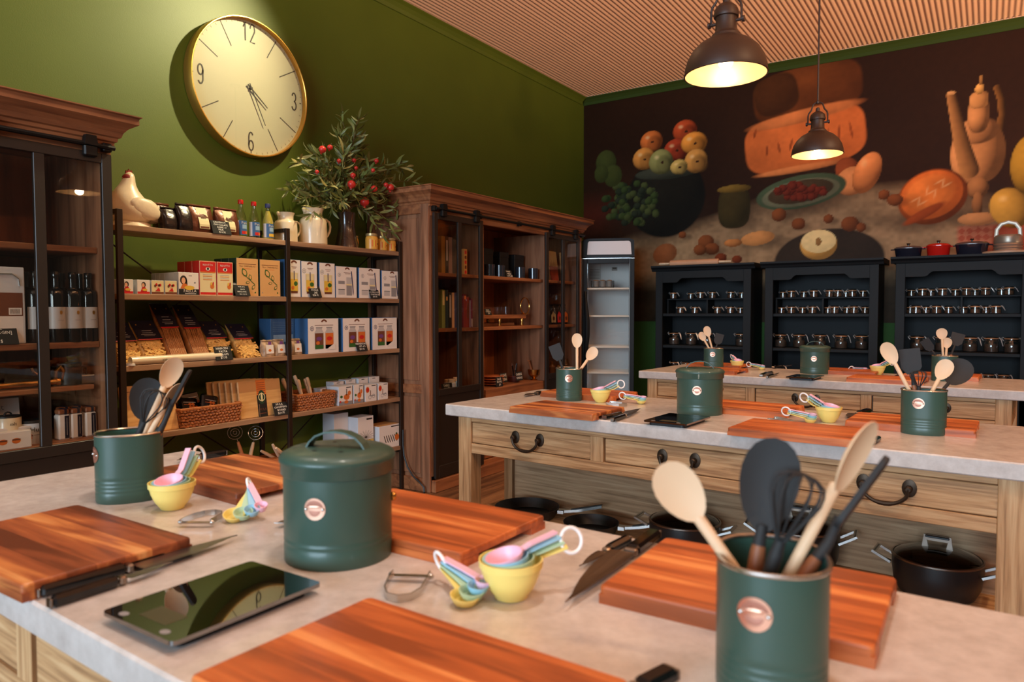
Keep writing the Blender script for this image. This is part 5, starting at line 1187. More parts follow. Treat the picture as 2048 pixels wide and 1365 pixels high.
book(PC(928, .12), 1.643, .045, .21, (206, 150, 80), 'short orange book with round food pictures on its spine', g1, bands=tuple((.05+.19*k, .17+.19*k, (red, brown_p)[k % 2]) for k in range(5)))
for Y, w, h, c, lab, bd in ((PC(883.5, .12), .042, .3, (132, 146, 86), 'light green book, leftmost on the second bookcase shelf', ((.6, .97, label_c),)), (PC(890.5, .12), .038, .3, (44, 64, 74), 'dark teal book with tan label on the second shelf', ((.72, .82, kraft),)), (PC(897.5, .12), .035, .275, (40, 36, 36), 'black book with white spine lettering on the second shelf', ((.3, .95, grey_l),)),
        (PC(904, .12), .03, .28, (206, 160, 122), 'pale tan book in the middle of the second shelf', None), (PC(909, .12), .03, .28, (64, 68, 104), 'blue book beside the pale tan one', None), (PC(914, .12), .03, .2, (50, 52, 70), 'short dark blue book behind the door bar', ((.5, .9, grey_l),)),
        (PC(927, .12), .04, .27, (120, 34, 28), 'dark red book right of the door bar', ((.85, .95, orange_p),)), (PC(933, .12), .035, .25, (140, 50, 36), 'rust red book between dark red and lilac ones', ((.3, .8, brown_p),)), (PC(938.5, .12), .022, .22, (150, 128, 150), 'thin lilac book on the second shelf', None), (PC(942, .12), .02, .235, (132, 44, 72), 'thin purple book at the right end of the second shelf', ((.02, .3, white),))):
    book(Y, 1.217, w, h, c, lab, g2, bands=bd)
# centre bay
for i, (Y, w, h) in enumerate(((PC(968, .22, 520)-.03, .17, .25), (PC(1000, .22, 520), .14, .235), (PC(1029, .22, 520), .16, .225))):
    b = MB(); b.box((0, 0, 0), (w, .14, h), black_matt, .003); b.box((-.002, -.002, h*.8), (w+.002, .142, h+.002), black_matt, .003); tag(b.build('gift_box', None, CL(Y, .22, 1.643), LW), ('matt black gift box in the bookcase, leftmost', 'matt black gift box in the bookcase, middle', 'matt black gift box in the bookcase, rightmost')[i], 'box', 'black gift boxes in the bookcase')
blue_cup = M('dark_glaze_cup', (36, 42, 52), .16, coat=.5)
for i, Y in enumerate([PC(q, .1, 535) for q in (979, 999, 1040, 1066)]):
    b = MB(); b.lathe([(.038, 0), (.043, .004), (.045, .1), (.042, .1), (.04, .006), (0, .006)], 20, blue_cup, caps=False); tag(b.build('tumbler', None, CL(Y, .1, 1.643), LW), 'glossy black tumbler, ' + ('leftmost of four in the bookcase', 'left of the small sign in the bookcase', 'right of the small sign in the bookcase', 'rightmost of four in the bookcase')[i], 'cup', 'black tumblers in the bookcase')
sign(['HAND', 'MADE', 'CUPS $45'], 'small black chalkboard sign between the black tumblers', CL(PC(1014, .08, 535), .08, 1.643), .1, .07)
t = thing('serving_stand', 'low wooden serving stand on brass feet holding drinking glasses', 'stand', CL(4.78, .1, 1.217), LW)
b = MB(); b.box((0, 0, .065), (.80, .26, .1), mahog, .006); b.build('tray_top', t)
for x, y in ((.05, .03), (.38, .01), (.74, .01), (.5, .22)):
    b = MB(); b.lathe([(.013, 0), (.016, .01), (.012, .03), (.017, .045), (.012, .065)], 12, brass, c=(x, y, 0)); b.build('brass_foot', t)
b = MB(); b.box((.03, .09, 0), (.74, .24, .03), mahog, .004); b.build('lower_board', t)
for i, x in enumerate((.12, .24, .36, .48)):
    b = MB(); b.lathe([(.03, 0), (.034, .004), (.037, .07), (.035, .07), (.031, .007), (0, .007)], 18, clear, caps=False); tag(b.build('drinking_glass', None, CL(4.86+x*1.1, .2, 1.317), LW), 'clear drinking glass on the wooden stand, ' + ('leftmost', 'second from the left', 'third from the left', 'rightmost')[i], 'glass', 'clear glasses on the wooden stand')
sign(['GLASS', 'TUMBLER', '$18'], 'small striped sign at the left end of the wooden stand', CL(PC(972, .1, 630), .1, 1.317), .09, .055)
b = MB(); b.tube([(.075*math.cos(2*PI*k/28), 0, .08+.075*math.sin(2*PI*k/28)) for k in range(28)], .006, brass, 8, True); b.box((-.03, -.03, 0), (.03, .03, .01), brass, .003); tag(b.build('brass_ring', None, CL(PC(1050, .15, 620), .15, 1.317), LW), 'brass ring standing at the right end of the wooden stand', 'ornament')
for i in range(4):
    b = MB(); b.lathe([(.05, 0), (.075, .008), (.105, .02), (.102, .023), (.06, .011), (0, .009)], 24, M('terracotta_plate', (178, 98, 56), .45), caps=False); tag(b.build('plate', None, CL(PC(985, .17, 740), .17, .70+.021*i), LW), 'terracotta plate in the stack behind the bookcase signs, ' + ('bottom one', 'second from the bottom', 'second from the top', 'top one')[i], 'plate', 'stack of terracotta plates')
sign(['SAGE', 'BOWL', '$9'], 'chalkboard cube sign beside the stacked terracotta plates', CL(PC(993, .05, 745), .05, .70), .1, .085, lean=.1); sign(['OLIVE', 'DISH'], 'chalkboard sign left of the knife block', CL(PC(1003, .12, 735), .12, .72), .1, .085, lean=.2); sign(['CHEESE', 'KNIVES'], 'chalkboard sign right of the knife block', CL(PC(1034, .1, 735), .1, .72), .1, .08, lean=.2)
t = thing('knife_holder', 'dark round holder of small cheese knives in the bookcase', 'holder', CL(PC(1028, .2, 735), .2, .70), LW)
b = MB(); b.lathe([(.05, 0), (.055, .01), (.055, .05), (.045, .055)], 18, M('red_brown_block', (96, 44, 34), .4)); b.build('block', t)
for k in range(6):
    a = -.6+.25*k; b = MB(); b.tube([(.03*math.sin(a), .01*(k % 3-1), .05), (.1*math.sin(a), .02*(k % 3-1), .05+.12*math.cos(a))], [.005, .007], (black_gloss, steel, walnut_h)[k % 3], 8); b.build('knife_handle', t)
b = MB(); b.lathe([(.03, 0), (.034, .006), (.014, .014), (.02, .022), (.052, .05), (.06, .085), (.062, .1), (.058, .1), (.05, .06), (0, .04)], 24, brass, caps=False); b.tube([(.06, 0, .09), (.085, 0, .085), (.08, 0, .055), (.055, 0, .05)], .004, brass, 6); tag(b.build('brass_mortar', None, CL(PC(1068, .13, 735), .13, .70), LW), 'footed brass cup near the right divider of the bookcase', 'cup')
b = MB(); b.tube([(0, 0, .0), (-.05, .02, .14)], [.009, .012], walnut_h, 8); tag(b.build('wooden_pestle', None, CL(PC(1066, .14, 735), .14, .745), LW), 'dark wooden pestle leaning in the footed brass cup', 'utensil')
# left door lower shelf, right door bays
for i, (Y, off, r, h, mt) in enumerate(((PC(903, .1, 740), .1, .035, .11, white_s), (PC(895, .18, 740), .18, .03, .1, grey_l), (PC(914, .09, 740), .09, .036, .12, blue_l))):
    b = MB(); b.lathe([(r*.95, 0), (r, .004), (r, h*.75), (r*.8, h*.8), (r*.8, h), (0, h+.003)], 16, mt); b.lathe([(r*.85, h*.8), (r*.87, h*1.02), (0, h*1.04)], 16, beech); tag(b.build('spice_tin', None, CL(Y, off, .70), LW), ('pale tin with wooden stopper, middle, behind the left bookcase door', 'grey tin with wooden stopper at the back, left bookcase door', 'blue striped tin with wooden stopper, left bookcase door')[i], 'tin', 'stoppered tins behind the left bookcase door')
sign(['TABLE', 'SALTS', 'FROM $12'], 'chalkboard sign in front of the stoppered tins', CL(PC(885, .06, 740), .06, .70), .13, .09, lean=.15)
for i, (Y, w) in enumerate(((PC(1101, .16, 530), .17), (PC(1127, .16, 530), .13))):
    b = MB(); b.T = Matrix.Rotation(-.12, 4, 'X'); b.box((0, 0, 0), (w, .02, .3), label_c, .002); b.rect(.004, .004, w-.004, .15, M('rust_print', (150, 60, 34), .5, var=.3, vscale=16), -.0006)
    for k in range(6): b.poly([(w*(.1+.14*k), .14), (w*(.18+.14*k), .15), (w*(.2+.13*k), .2+.02*(k % 2))], brown_p, -.0012)
    tag(b.build('cook_book', None, CL(Y, .16, 1.643), LW), ('cream and rust cook book facing out, left of the door bar', 'cream and rust cook book facing out, right of the door bar')[i], 'book', 'cook books behind the right bookcase door')
for i, (Y, c) in enumerate(((PC(1101, .12, 620), label_c), (PC(1113, .12, 620), red), (PC(1126, .12, 620), orange_p), (PC(1137, .12, 620), label_c))):
    pouch('tea_bag', 'dark printed foil pouch behind the right door, ' + ('leftmost', 'with red print', 'with orange print', 'rightmost')[i], CL(Y, .12, 1.217), .11, .06, .2, choc_dark, group='foil pouches behind the right bookcase door', seed=40+i, tilt=.05, parts=lambda t, T, c=c: (lambda b: (setattr(b, 'T', T), b.poly([(.015, .02), (.095, .02), (.095, .1), (.05, .13), (.015, .09)], c, -.006), b.disc(.06, .06, .02, .02, brown_p, -.0066), b.build('label', t)))(MB()))
for i, (Y, r, h) in enumerate(((PC(1104, .12, 720), .035, .16), (PC(1116, .12, 720), .03, .11), (PC(1131, .12, 720), .033, .17), (PC(1143, .12, 720), .03, .13))):
    b = MB(); b.lathe([(r*.9, 0), (r, .005), (r, h*.65), (r*.45, h*.8), (r*.42, h), (0, h+.002)], 16, M('amber_glass_%d' % i, ((120, 70, 30), (150, 96, 44), (96, 60, 30), (130, 84, 40))[i], .12)); tag(b.build('oil_bottle', None, CL(Y, .12, .70), LW), 'amber glass bottle low behind the right bookcase door, ' + ('leftmost', 'shortest', 'tallest', 'rightmost')[i], 'bottle', 'amber bottles low behind the right bookcase door')

# ================================================================ jars in the dressers
bright_clip = M('bright_clip_steel', (236, 232, 226), .3, .7)
def jar_proto(s, nm, lab, squat):
    t = thing(nm, lab, 'jar', (0, 0, 0))
    r, h = (.034, .052) if not squat else (.05, .105)
    pr = [(r*.9, 0), (r, .004), (r, h*.82), (r*.9, h*.9), (r*.9, h)] if not squat else [(r*.85, 0), (r, .008), (r*1.04, h*.4), (r, h*.72), (r*.84, h*.86), (r*.84, h)]
    b = MB(); b.lathe(pr, 18, jar_glass, caps=False); b.lathe([(0, .003), (r*.88, .003)], 14, jar_glass, caps=False); b.build('glass_body', t)
    b = MB(); b.lathe([(q*.93, z*.7+.003) for q, z in pr[:-1]], 14, spice if not squat else M('dark_spice', (60, 42, 34), .7, var=.5, vscale=60)); b.build('contents', t)
    b = MB(); b.lathe([(r*.96, h), (r*.98, h+.003), (r*.96, h+.005)], 16, M('rubber_seal', (206, 140, 90), .5)); b.lathe([(r*.94, h+.005), (r*.96, h+.012), (r*.7, h+.017), (0, h+.018)], 16, jar_glass); b.build('lid', t)
    b = MB(); k = r*1.02
    b.tube([(k*math.cos(2*PI*i/18), k*math.sin(2*PI*i/18), h*.86) for i in range(18)], .0016, steel, 5, True); b.tube([(k*math.cos(2*PI*i/18), k*math.sin(2*PI*i/18), h+.008) for i in range(18)], .0016, steel, 5, True)
    b.tube([(k, -.008, h+.01), (k+.012, -.008, h*.95), (k+.024, 0, h*.5), (k+.012, .008, h*.95), (k, .008, h+.01)], .003, bright_clip, 5); b.tube([(-k, 0, h*.86), (-k-.014, 0, h+.006), (-k-.006, 0, h+.014), (-k, 0, h+.008)], .003, bright_clip, 5); b.build('wire_clip', t)
    return t
JS = jar_proto(1, 'spice_jar', 'x', False); JL = jar_proto(1, 'storage_jar', 'x', True)
used = {}
def put(proto, X, Yv, z, lab, grp, s=1., rz=0.):
    if used.get(proto): o = dup(proto, (X, Yv, z), rz, lab, grp)
    else: o = proto; o.location = (X, Yv, z); o.rotation_euler.z = rz; o['label'] = lab; o['group'] = grp; used[proto] = 1
    o.scale = (s, s, s); return o
rows = {0: dict(a=[1347, 1401, 1425, 1462], a2=[1382, 1484], b=[1361, 1390, 1435, 1461], b2=[1481], l=[1348, 1382, 1415, 1482], s=[1348, 1372, 1400]),
        1: dict(a=[1583, 1628, 1659, 1676, 1705], a2=[1566, 1608, 1692, 1726], b=[1583, 1625, 1669, 1708], b2=[1563, 1605, 1656, 1694, 1730], l=[1561, 1598, 1640, 1682, 1723], s=[1560, 1700]),
        2: dict(a=[1845, 1885, 1933, 1971, 2018], a2=[1821, 1862, 1911, 1950, 2003], b=[1832, 1873, 1950, 1992], b2=[1815, 1852, 1897, 1927, 1972], l=[1834, 1884, 1940, 1982, 2023], s=[1950, 1977, 2008])}
for k in range(3):
    dn = DN[k]
    for key, z, Yv, py, pr_, what, grp in (('a', 1.478, 7.46, 590, JS, "small clip top jar, front row on the %s dresser's spice riser", 'front jars on the riser, %s dresser'), ('a2', 1.478, 7.56, 590, JS, "small clip top jar, back row on the %s dresser's spice riser", 'back jars on the riser, %s dresser'),
            ('b', 1.321, 7.37, 627, JS, "small clip top jar at the front below the %s dresser's riser", 'front jars below the riser, %s dresser'), ('b2', 1.321, 7.49, 627, JS, "small clip top jar at the back below the %s dresser's riser", 'back jars below the riser, %s dresser'),
            ('l', .9875, 7.40, 697, JL, "large clip top storage jar on the %s dresser's middle shelf", 'large jars on the middle shelf, %s dresser'), ('s', .702, 7.35, 740, JL, "clip top jar on the %s dresser's lowest shelf", 'jars on the lowest shelf, %s dresser')):
        for qi, px in enumerate(sorted(rows[k][key])):
            nq = len(rows[k][key]); od = 'leftmost' if qi == 0 else 'rightmost' if qi == nq-1 else ('second', 'third', 'fourth')[qi-1]+' from left'
            X = at_y(px, py, Yv).x; X = min(max(X, DRX[k]+.115), DRX[k]+DRW-.115) if key in 'l' else min(max(X, DRX[k]+.1), DRX[k]+DRW-.1)
            put(pr_, X, Yv, z, (what % dn)+', '+od, grp % dn, {'a': 1.1, 'a2': 1., 'b': 1.1, 'b2': 1., 'l': 1.12, 's': .9}[key], rnd.uniform(-.25, .25))
# on top of the dressers
ZT = DRH+.048
t = thing('rolling_pin', 'pale wooden rolling pin lying on top of the left black dresser', 'rolling pin', (at_y(1318, 525, 7.44).x, 7.44, ZT+.034), 0)
L0 = at_y(1436, 515, 7.44).x-at_y(1340, 520, 7.44).x
b = MB(); b.T = Matrix.Rotation(PI/2, 4, 'Y'); b.lathe([(.03, .13), (.034, .135), (.034, .13+L0), (.03, .135+L0)], 20, M('rosy_beech', (206, 150, 112), .5, var=.06)); b.build('roller', t)
for z0, z1 in ((.0, .13), (.13+L0, .26+L0)):
    b = MB(); b.T = Matrix.Rotation(PI/2, 4, 'Y'); b.lathe([(.008, z0), (.013, z0+.01), (.012, (z0+z1)/2), (.009, z1)], 12, beech); b.build('handle', t)
def terrine(px0, px1, mt, lid_m, lab, h):
    xa, xb = at_y(px0, 505, 7.42).x, at_y(px1, 505, 7.42).x; w = xb-xa
    t = thing('casserole', lab, 'casserole', ((xa+xb)/2, 7.42, ZT), 0, 'lidded casseroles on the right dresser')
    a, c = w*.42, .085
    b = MB(); b.lathe([(.86, 0), (.9, .006), (1., h*.75), (1.02, h*.78)], 28, mt, a, c, 2.6); b.build('pot', t)
    for s in (-1, 1):
        b = MB(); b.prism([(s*a*.98, -.03), (s*(a+.03), -.02), (s*(a+.03), .02), (s*a*.98, .03)], h*.68, h*.76, mt, 'XY'); b.build('lug_handle', t)
    b = MB(); b.lathe([(1.03, h*.78), (1.03, h*.83), (.9, h*.93), (.5, h), (0, h*1.01)], 28, lid_m, a, c, 2.6); b.build('lid', t)
    b = MB(); b.lathe([(.008, h), (.008, h+.012), (.017, h+.018), (.015, h+.026), (0, h+.028)], 12, black_gloss); b.build('lid_knob', t)
blk_en = M('blue_black_enamel', (26, 28, 40), .12, coat=.5)
terrine(1784, 1850, blk_en, M('grey_enamel_lid', (84, 72, 70), .2), 'blue black lidded casserole at the left end on top of the right dresser', .105)
terrine(1848, 1906, M('red_enamel', (190, 28, 20), .12, coat=.5), M('red_enamel', (190, 28, 20)), 'bright red lidded casserole between two dark ones', .118)
terrine(1904, 1984, blk_en, M('grey_enamel_lid', (84, 72, 70)), 'larger blue black lidded casserole beside the egg tin', .12)
X0 = at_y(2016, 490, 7.42).x
b = MB(); b.lathe([(.19, 0), (.2, .006), (.2, .02), (.19, .024)], 32, M('pale_round_board', (190, 150, 118), .5)); tag(b.build('round_board', None, (X0, 7.44, ZT), 0), 'round pale wooden board on top of the right dresser at the photo edge', 'board')
t = thing('egg_tin', 'grey tin carrier with arched handle on the round board', 'tin', (X0, 7.44, ZT+.024), 0)
gt = M('grey_tin', (150, 140, 126), .35, .6)
b = MB(); b.lathe([(.1, 0), (.105, .008), (.1, .02), (.107, .03), (.101, .042), (.108, .054), (.102, .066), (.106, .078), (.1, .125), (.086, .14), (0, .142)], 28, gt); b.build('body', t)
b = MB(); b.tube([(-.085, 0, .12), (-.08, 0, .19), (-.05, 0, .235), (0, 0, .25), (.05, 0, .235), (.08, 0, .19), (.085, 0, .12)], .008, gt, 8, flat=(.03, .006)); b.build('arched_handle', t)

# ================================================================ things on the worktables
TNM = ('nearest', 'middle', 'farthest')
def pot(px, py, rz, badge, lab, s=1., P=None):
    p = P or at_z(px, py, TH); t = thing('utensil_pot', lab, 'pot', (p.x, p.y, TH), rz, 'green utensil pots')
    A, B, H, E = .0705*s, .060*s, .153, 2.35
    pr = [(.97, 0), (1, .004), (1, .018)]
    for k in range(4): z = .022+.009*k; pr += [(1, z), (.985, z+.0025), (1, z+.005)]
    pr += [(1, .062), (1, H)]
    b = MB(); b.lathe(pr, 48, pot_green, A, B, E, caps=False); b.lathe([(.97, H), (.965, .01), (0, .01)], 48, pot_green_in, A, B, E, caps=False); b.lathe([(0, 0), (.97, 0)], 48, pot_green, A, B, E, caps=False); b.build('body', t, sharp=.9)
    b = MB(); n = 56; P_ = []
    for i in range(n): a = 2*PI*i/n; ca, sa = math.cos(a), math.sin(a); k = (abs(ca)**E+abs(sa)**E)**(-1/E); P_.append((A*.995*k*ca, B*.995*k*sa, H))
    b.tube(P_, .0028, steel, 8, True); b.build('steel_rim', t)
    surf_badge(t, lambda a: (abs(math.cos(a))**E+abs(math.sin(a))**E)**(-1/E), A, B, badge-rz, .110, .0185)
    return t
def surf_badge(t, kf, A, B, ang, zc, r):
    def pt(a, z, o=.0012): k = kf(a); return ((A*k+o)*math.cos(a), (B*k+o)*math.sin(a), z)
    # arc length step around the body
    k = kf(ang); rad = math.hypot(A*k*math.sin(ang), B*k*math.cos(ang))
    b = MB(); n = 20
    def patch(rr, o, mt, u0=0, v0=0, half=None):
        ring = [(u0+rr*math.cos(2*PI*i/n), v0+rr*math.sin(2*PI*i/n)) for i in range(n)] if half is None else half
        c = (sum(p[0] for p in ring)/len(ring), sum(p[1] for p in ring)/len(ring)); m = len(ring); vs = [pt(ang+c[0]/rad, zc+c[1], o)]
        for f in (.5, 1.): vs += [pt(ang+(c[0]+(u-c[0])*f)/rad, zc+c[1]+(v-c[1])*f, o) for u, v in ring]
        fs = [(0, 1+i, 1+(i+1) % m) for i in range(m)]+[(1+i, 1+m+i, 1+m+(i+1) % m, 1+(i+1) % m) for i in range(m)]; b.add(vs, fs, mt, True)
    patch(r, .0014, copper); patch(r*.84, .0018, copper_dark, half=[(r*.82*math.cos(a), r*.78*math.sin(a)) for a in [PI*.08+PI*.84*i/12 for i in range(13)]]); patch(r*.5, .002, copper_dark, half=[(r*.55*math.cos(a), -r*.05+r*.6*math.sin(a)) for a in [-PI*.95+PI*.9*i/10 for i in range(11)]])
    patch(r*.5, .0022, copper, half=[(-r*.55, r*.12), (r*.55, r*.12), (r*.5, r*.3), (-r*.5, r*.3)])
    o = b.build('copper_badge', t, sharp=3); b = MB()
    for s in (-1, 1): q = pt(ang+s*r*.78/rad, zc, .0015); b.ell(q, (.0028, .0028, .0028), steel, 8, 6)
    b.build('rivets', o)
def caddy(px, py, badge, lab, hrot, s=1., P=None):
    p = P or at_z(px, py, TH); t = thing('storage_bin', lab, 'bin', (p.x, p.y, TH), 0, 'lidded green storage bins'); r = .093*s; H = .172*s
    pr = [(r*.985, 0), (r, .003), (r, .03), (r*.988, .033), (r, .036), (r, .04), (r*.988, .043), (r, .046), (r, H)]
    b = MB(); b.lathe(pr, 56, pot_green); b.build('body', t, sharp=.9)
    b = MB(); b.lathe([(r+.002, H-.022), (r+.0045, H-.02), (r+.0045, H-.002), (r+.007, H), (r+.007, H+.006), (r+.003, H+.012), (r*.9, H+.018), (0, H+.02)], 56, pot_green, caps=False); l = b.build('lid', t, sharp=.9)
    b = MB()
    for k in range(6): a = k*PI/3+.4; b.lathe([(.0045, H+.0195), (0, H+.0197)], 8, black_matt, c=(r*.52*math.cos(a), r*.52*math.sin(a), .0)); 
    b.build('vent_holes', l)
    b = MB(); pts = [(math.cos(hrot)*q*s, math.sin(hrot)*q*s, H+z*s) for q, z in ((-.056, .017), (-.05, .027), (-.038, .038), (-.02, .045), (0, .047), (.02, .045), (.038, .038), (.05, .027), (.056, .017))]
    b.tube(pts, .01, pot_green, 4, flat=(.024, .003)); b.build('strap_handle', l)
    surf_badge(t, lambda a: 1., r, r, badge, .105*s, .0185)
    for s2 in (0,):
        a = hrot+.35+PI*s2; b = MB(); b.ell((math.cos(a)*(r+.003), math.sin(a)*(r+.003), .1), (.006, .006, .008), brass, 10, 8); b.build('side_stud', t)
    return t
toE = lambda p: math.atan2(-p[1], -p[0])
POTS = {}
def addpot(key, px, py, rz, dbadge, lab, P=None):
    q = P or at_z(px, py, TH); POTS[key] = (pot(px, py, rz, toE(q)+dbadge, lab, P=P), Vector((q.x, q.y, TH)))
PN = {'1l': 'left utensil pot of the nearest table', '1r': 'right utensil pot of the nearest table', '2l': 'left utensil pot of the middle table', '2r': 'right utensil pot of the middle table', '3l': 'left utensil pot of the farthest table', '3r': 'right utensil pot of the farthest table'}
addpot('1l', 261, 996, toE(at_z(261, 996, TH))+PI/2, -1.25, 'green utensil pot at the left end of the nearest table')
q = at_z(1540, 1375, TH); addpot('1r', 0, 0, toE(q)+.1, -.28, 'green utensil pot in the right foreground', P=q)
q = at_z(1138, 800, TH); addpot('2l', 0, 0, toE(q)+.3, -.05, 'green utensil pot at the left end of the middle table', P=q)
q = at_z(1846, 867, TH); addpot('2r', 0, 0, toE(q)+PI/2, -.22, 'green utensil pot at the right end of the middle table', P=q)
q = at_z(1427, 738, TH); addpot('3l', 0, 0, toE(q)+PI/2, -.1, 'green utensil pot at the left end of the farthest table', P=q)
q = Vector((-.30, 5.12, TH)); q = Vector((at_y(1889, 740, 5.12).x, 5.12, TH)); addpot('3r', 0, 0, toE(q)+PI/2, -.1, 'green utensil pot at the right end of the farthest table', P=q)
for (px, py, db, lab, hr, s) in ((678, 1108, -.42, 'lidded green storage bin on the nearest table', .35, 1.), (1399, 827, -.12, 'lidded green storage bin on the middle table', .3, 1.), (1629, 747, -.05, 'lidded green storage bin on the farthest table', .3, 1.)):
    q = at_z(px, py, TH); caddy(px, py, toE(q)+db, lab, hr, s, q)

# ---- utensils standing in the pots
def head_grid(b, a, c, z0, mat, thick=.006, dish=.005, n=20, rings=5, e=2.):
    """oval spoon bowl: dished towards -y, rounded at the back"""
    F = [(0, dish*.0, z0)]; vs = [(0, dish, z0)]; fs = []
    for j in range(1, rings+1):
        r = j/rings
        for i in range(n):
            t = 2*PI*i/n; ca, sa = math.cos(t), math.sin(t); k = 1. if e == 2 else (abs(ca)**e+abs(sa)**e)**(-1/e)
            vs.append((a*r*k*ca*(1+.16*sa*r), dish*(1-r*r), z0+c*r*k*sa))
    o = len(vs); vs.append((0, dish+thick, z0))
    for j in range(1, rings+1):
        r = j/rings
        for i in range(n):
            t = 2*PI*i/n; ca, sa = math.cos(t), math.sin(t); k = 1. if e == 2 else (abs(ca)**e+abs(sa)**e)**(-1/e)
            vs.append((a*r*k*ca*(1+.16*sa*r), (dish+thick)*(1-r*r)**.7+.0012*(j == rings), z0+c*r*k*sa))
    for off, fl in ((0, 0), (o, 1)):
        for i in range(n):
            f = (off, off+1+i, off+1+(i+1) % n); fs.append(f[::-1] if fl else f)
        for j in range(rings-1):
            for i in range(n):
                p, q = off+1+j*n+i, off+1+j*n+(i+1) % n; f = (p, p+n, q+n, q); fs.append(f[::-1] if fl else f)
    m = (rings-1)*n
    for i in range(n): fs.append((1+m+i, o+1+m+i, o+1+m+(i+1) % n, 1+m+(i+1) % n))
    b.add(vs, fs, mat, True)
spoon_w = M('pale_spoon_wood', (226, 190, 152), .55, var=.05, vscale=12)
def place(key, top_px, entry_px, dz=.0, lift=0.):
    """tool from the pot's floor through the entry point to the point seen at top_px"""
    p = POTS[key][1]; dp = depth_of(p+Vector((0, 0, .14)))
    e = at_d(*entry_px, dp+dz*.5); q = at_d(*top_px, dp+dz)
    d = (q-e).normalized(); k = (e.z-(TH+.016))/max(.25, d.z); base = e-d*min(k, .16)
    # keep the foot inside the pot
    h = Vector((base.x-p.x, base.y-p.y)); 
    if h.length > .04: h = h*(.04/h.length); base = Vector((p.x+h.x, p.y+h.y, base.z))
    base.z = max(base.z, TH+.016); return base, q
def spoon(key, top, entry, lab, L=None, a=.026, c=.04, roll=0., dz=0., mat=None):
    base, q = place(key, top, entry, dz); d = q-base; Lh = d.length
    b = MB(); m = mat or spoon_w; zc = Lh-c
    b.tube([(0, .003, 0), (0, .003, Lh*.4), (0, .005, zc-c*.98), (0, .0085, zc-c*.8)], [.0062, .0068, .0072, .004], m, 10); head_grid(b, a, c, zc, m)
    o = b.build('wooden_spoon', None, sharp=1.2); pose(o, base, d, roll); return tag(o, lab, 'spoon', 'wooden spoons in the pots')
def black_tool(key, top, entry, lab, kind, a=.03, c=.042, roll=0., dz=0., wood=True, bend=0.):
    base, q = place(key, top, entry, dz); d = q-base; L = d.length
    t = thing({'spoon': 'silicone_spoon', 'turner': 'silicone_turner', 'spatula': 'silicone_spatula'}[kind], lab, 'utensil', (0, 0, 0)); pose(t, base, d, roll)
    zc = L-c; hm = walnut_h if wood else black_soft; zj = min(.155, L*.55)
    b = MB(); b.lathe([(.006, 0), (.0085, .01), (.0085, zj-.01), (.007, zj)], 12, hm); b.build('handle', t)
    b = MB(); b.tube([(0, 0, zj-.002), (0, 0, zj+.02), (0, .004, zc-c*.98), (0, .0085, zc-c*.75)], [.0078, .0062, .006, .004], black_soft, 10)
    if kind == 'spoon': head_grid(b, a, c, zc, black_soft, .005, .008)
    elif kind == 'turner': b.prism([(-a*.5, zc-c), (a*.5, zc-c), (a, zc-c*.5), (a*1.05, zc+c), (-a*1.05, zc+c), (-a, zc-c*.5)], 0, .004, black_soft)
    else: b.prism([(p[0], zc+p[1]) for p in rrect(a*2, c*2, a*.6)], 0, .006, black_soft)
    b.build('head', t, sharp=1.2); return t
def whisk(key, top, entry, lab, r=.026, c=.05, dz=0.):
    base, q = place(key, top, entry, dz); d = q-base; L = d.length; t = thing('whisk', lab, 'whisk', (0, 0, 0), 0, 'black balloon whisks'); pose(t, base, d)
    z0 = L-2*c; b = MB(); b.lathe([(.006, 0), (.008, .01), (.008, z0-.01), (.006, z0+.01)], 12, black_soft); b.build('handle', t)
    b = MB()
    for k in range(6):
        a = PI*k/6; P = []
        for i in range(17):
            u = i/16; w = r*math.sin(PI*u)**.8 if 0 < u < 1 else 0
            sgn = -1 if u < .5 else 1; ww = r*(math.sin(PI*min(u, 1-u)**.75*1.0))*sgn*(-1)
            x = r*math.sin(2*PI*(u-.5))*.0+(-1 if u < .5 else 1)*r*min(1, math.sin(PI*min(u, 1-u)*1.35)*1.12)*(1-max(0, (min(u, 1-u)-.33)/.17)**2) if u not in (0, 1) else 0
            z = z0+2*c*(1-abs(2*u-1)**1.6); P.append((x*math.cos(a), x*math.sin(a), z))
        b.tube(P, .0014, black_soft, 5)
    b.build('wire_balloon', t); return t
# right foreground pot
spoon('1r', (1322, 930), (1470, 1122), 'large wooden spoon leaning left in the foreground pot', a=.0255, c=.0385, dz=.0)
black_tool('1r', (1553, 876), (1512, 1125), 'black silicone spoon with wooden handle standing up in the foreground pot', 'spoon', .033, .055, dz=.02)
whisk('1r', (1606, 948), (1548, 1120), 'black balloon whisk just in front of the big black spoon in the foreground pot', .028, .045, dz=-.02)
spoon('1r', (1752, 845), (1572, 1122), 'wooden spoon seen edge on, leaning right in the foreground pot', a=.024, c=.045, roll=1.15, dz=-.02)
black_tool('1r', (1780, 920), (1618, 1118), 'black spatula seen edge on, leaning far right in the foreground pot', 'spatula', .022, .05, roll=1.5, dz=.01)
# left pot of the nearest table
black_tool('1l', (300, 756), (280, 868), 'big black silicone turner in the left pot of the nearest table', 'spoon', .036, .05, dz=.03)
whisk('1l', (318, 782), (276, 868), 'black balloon whisk in front of the big black turner', .03, .045, dz=-.005)
spoon('1l', (355, 716), (290, 866), 'taller pale wooden spoon in the left pot of the nearest table', a=.0245, c=.038, roll=.45, dz=.0)
spoon('1l', (362, 768), (302, 868), 'shorter wooden spoon leaning right in the left pot of the nearest table', a=.022, c=.036, roll=.9, dz=.01)
black_tool('1l', (383, 742), (318, 866), 'thin black spatula seen edge on in the left pot of the nearest table', 'spatula', .02, .045, roll=1.45, dz=.015)
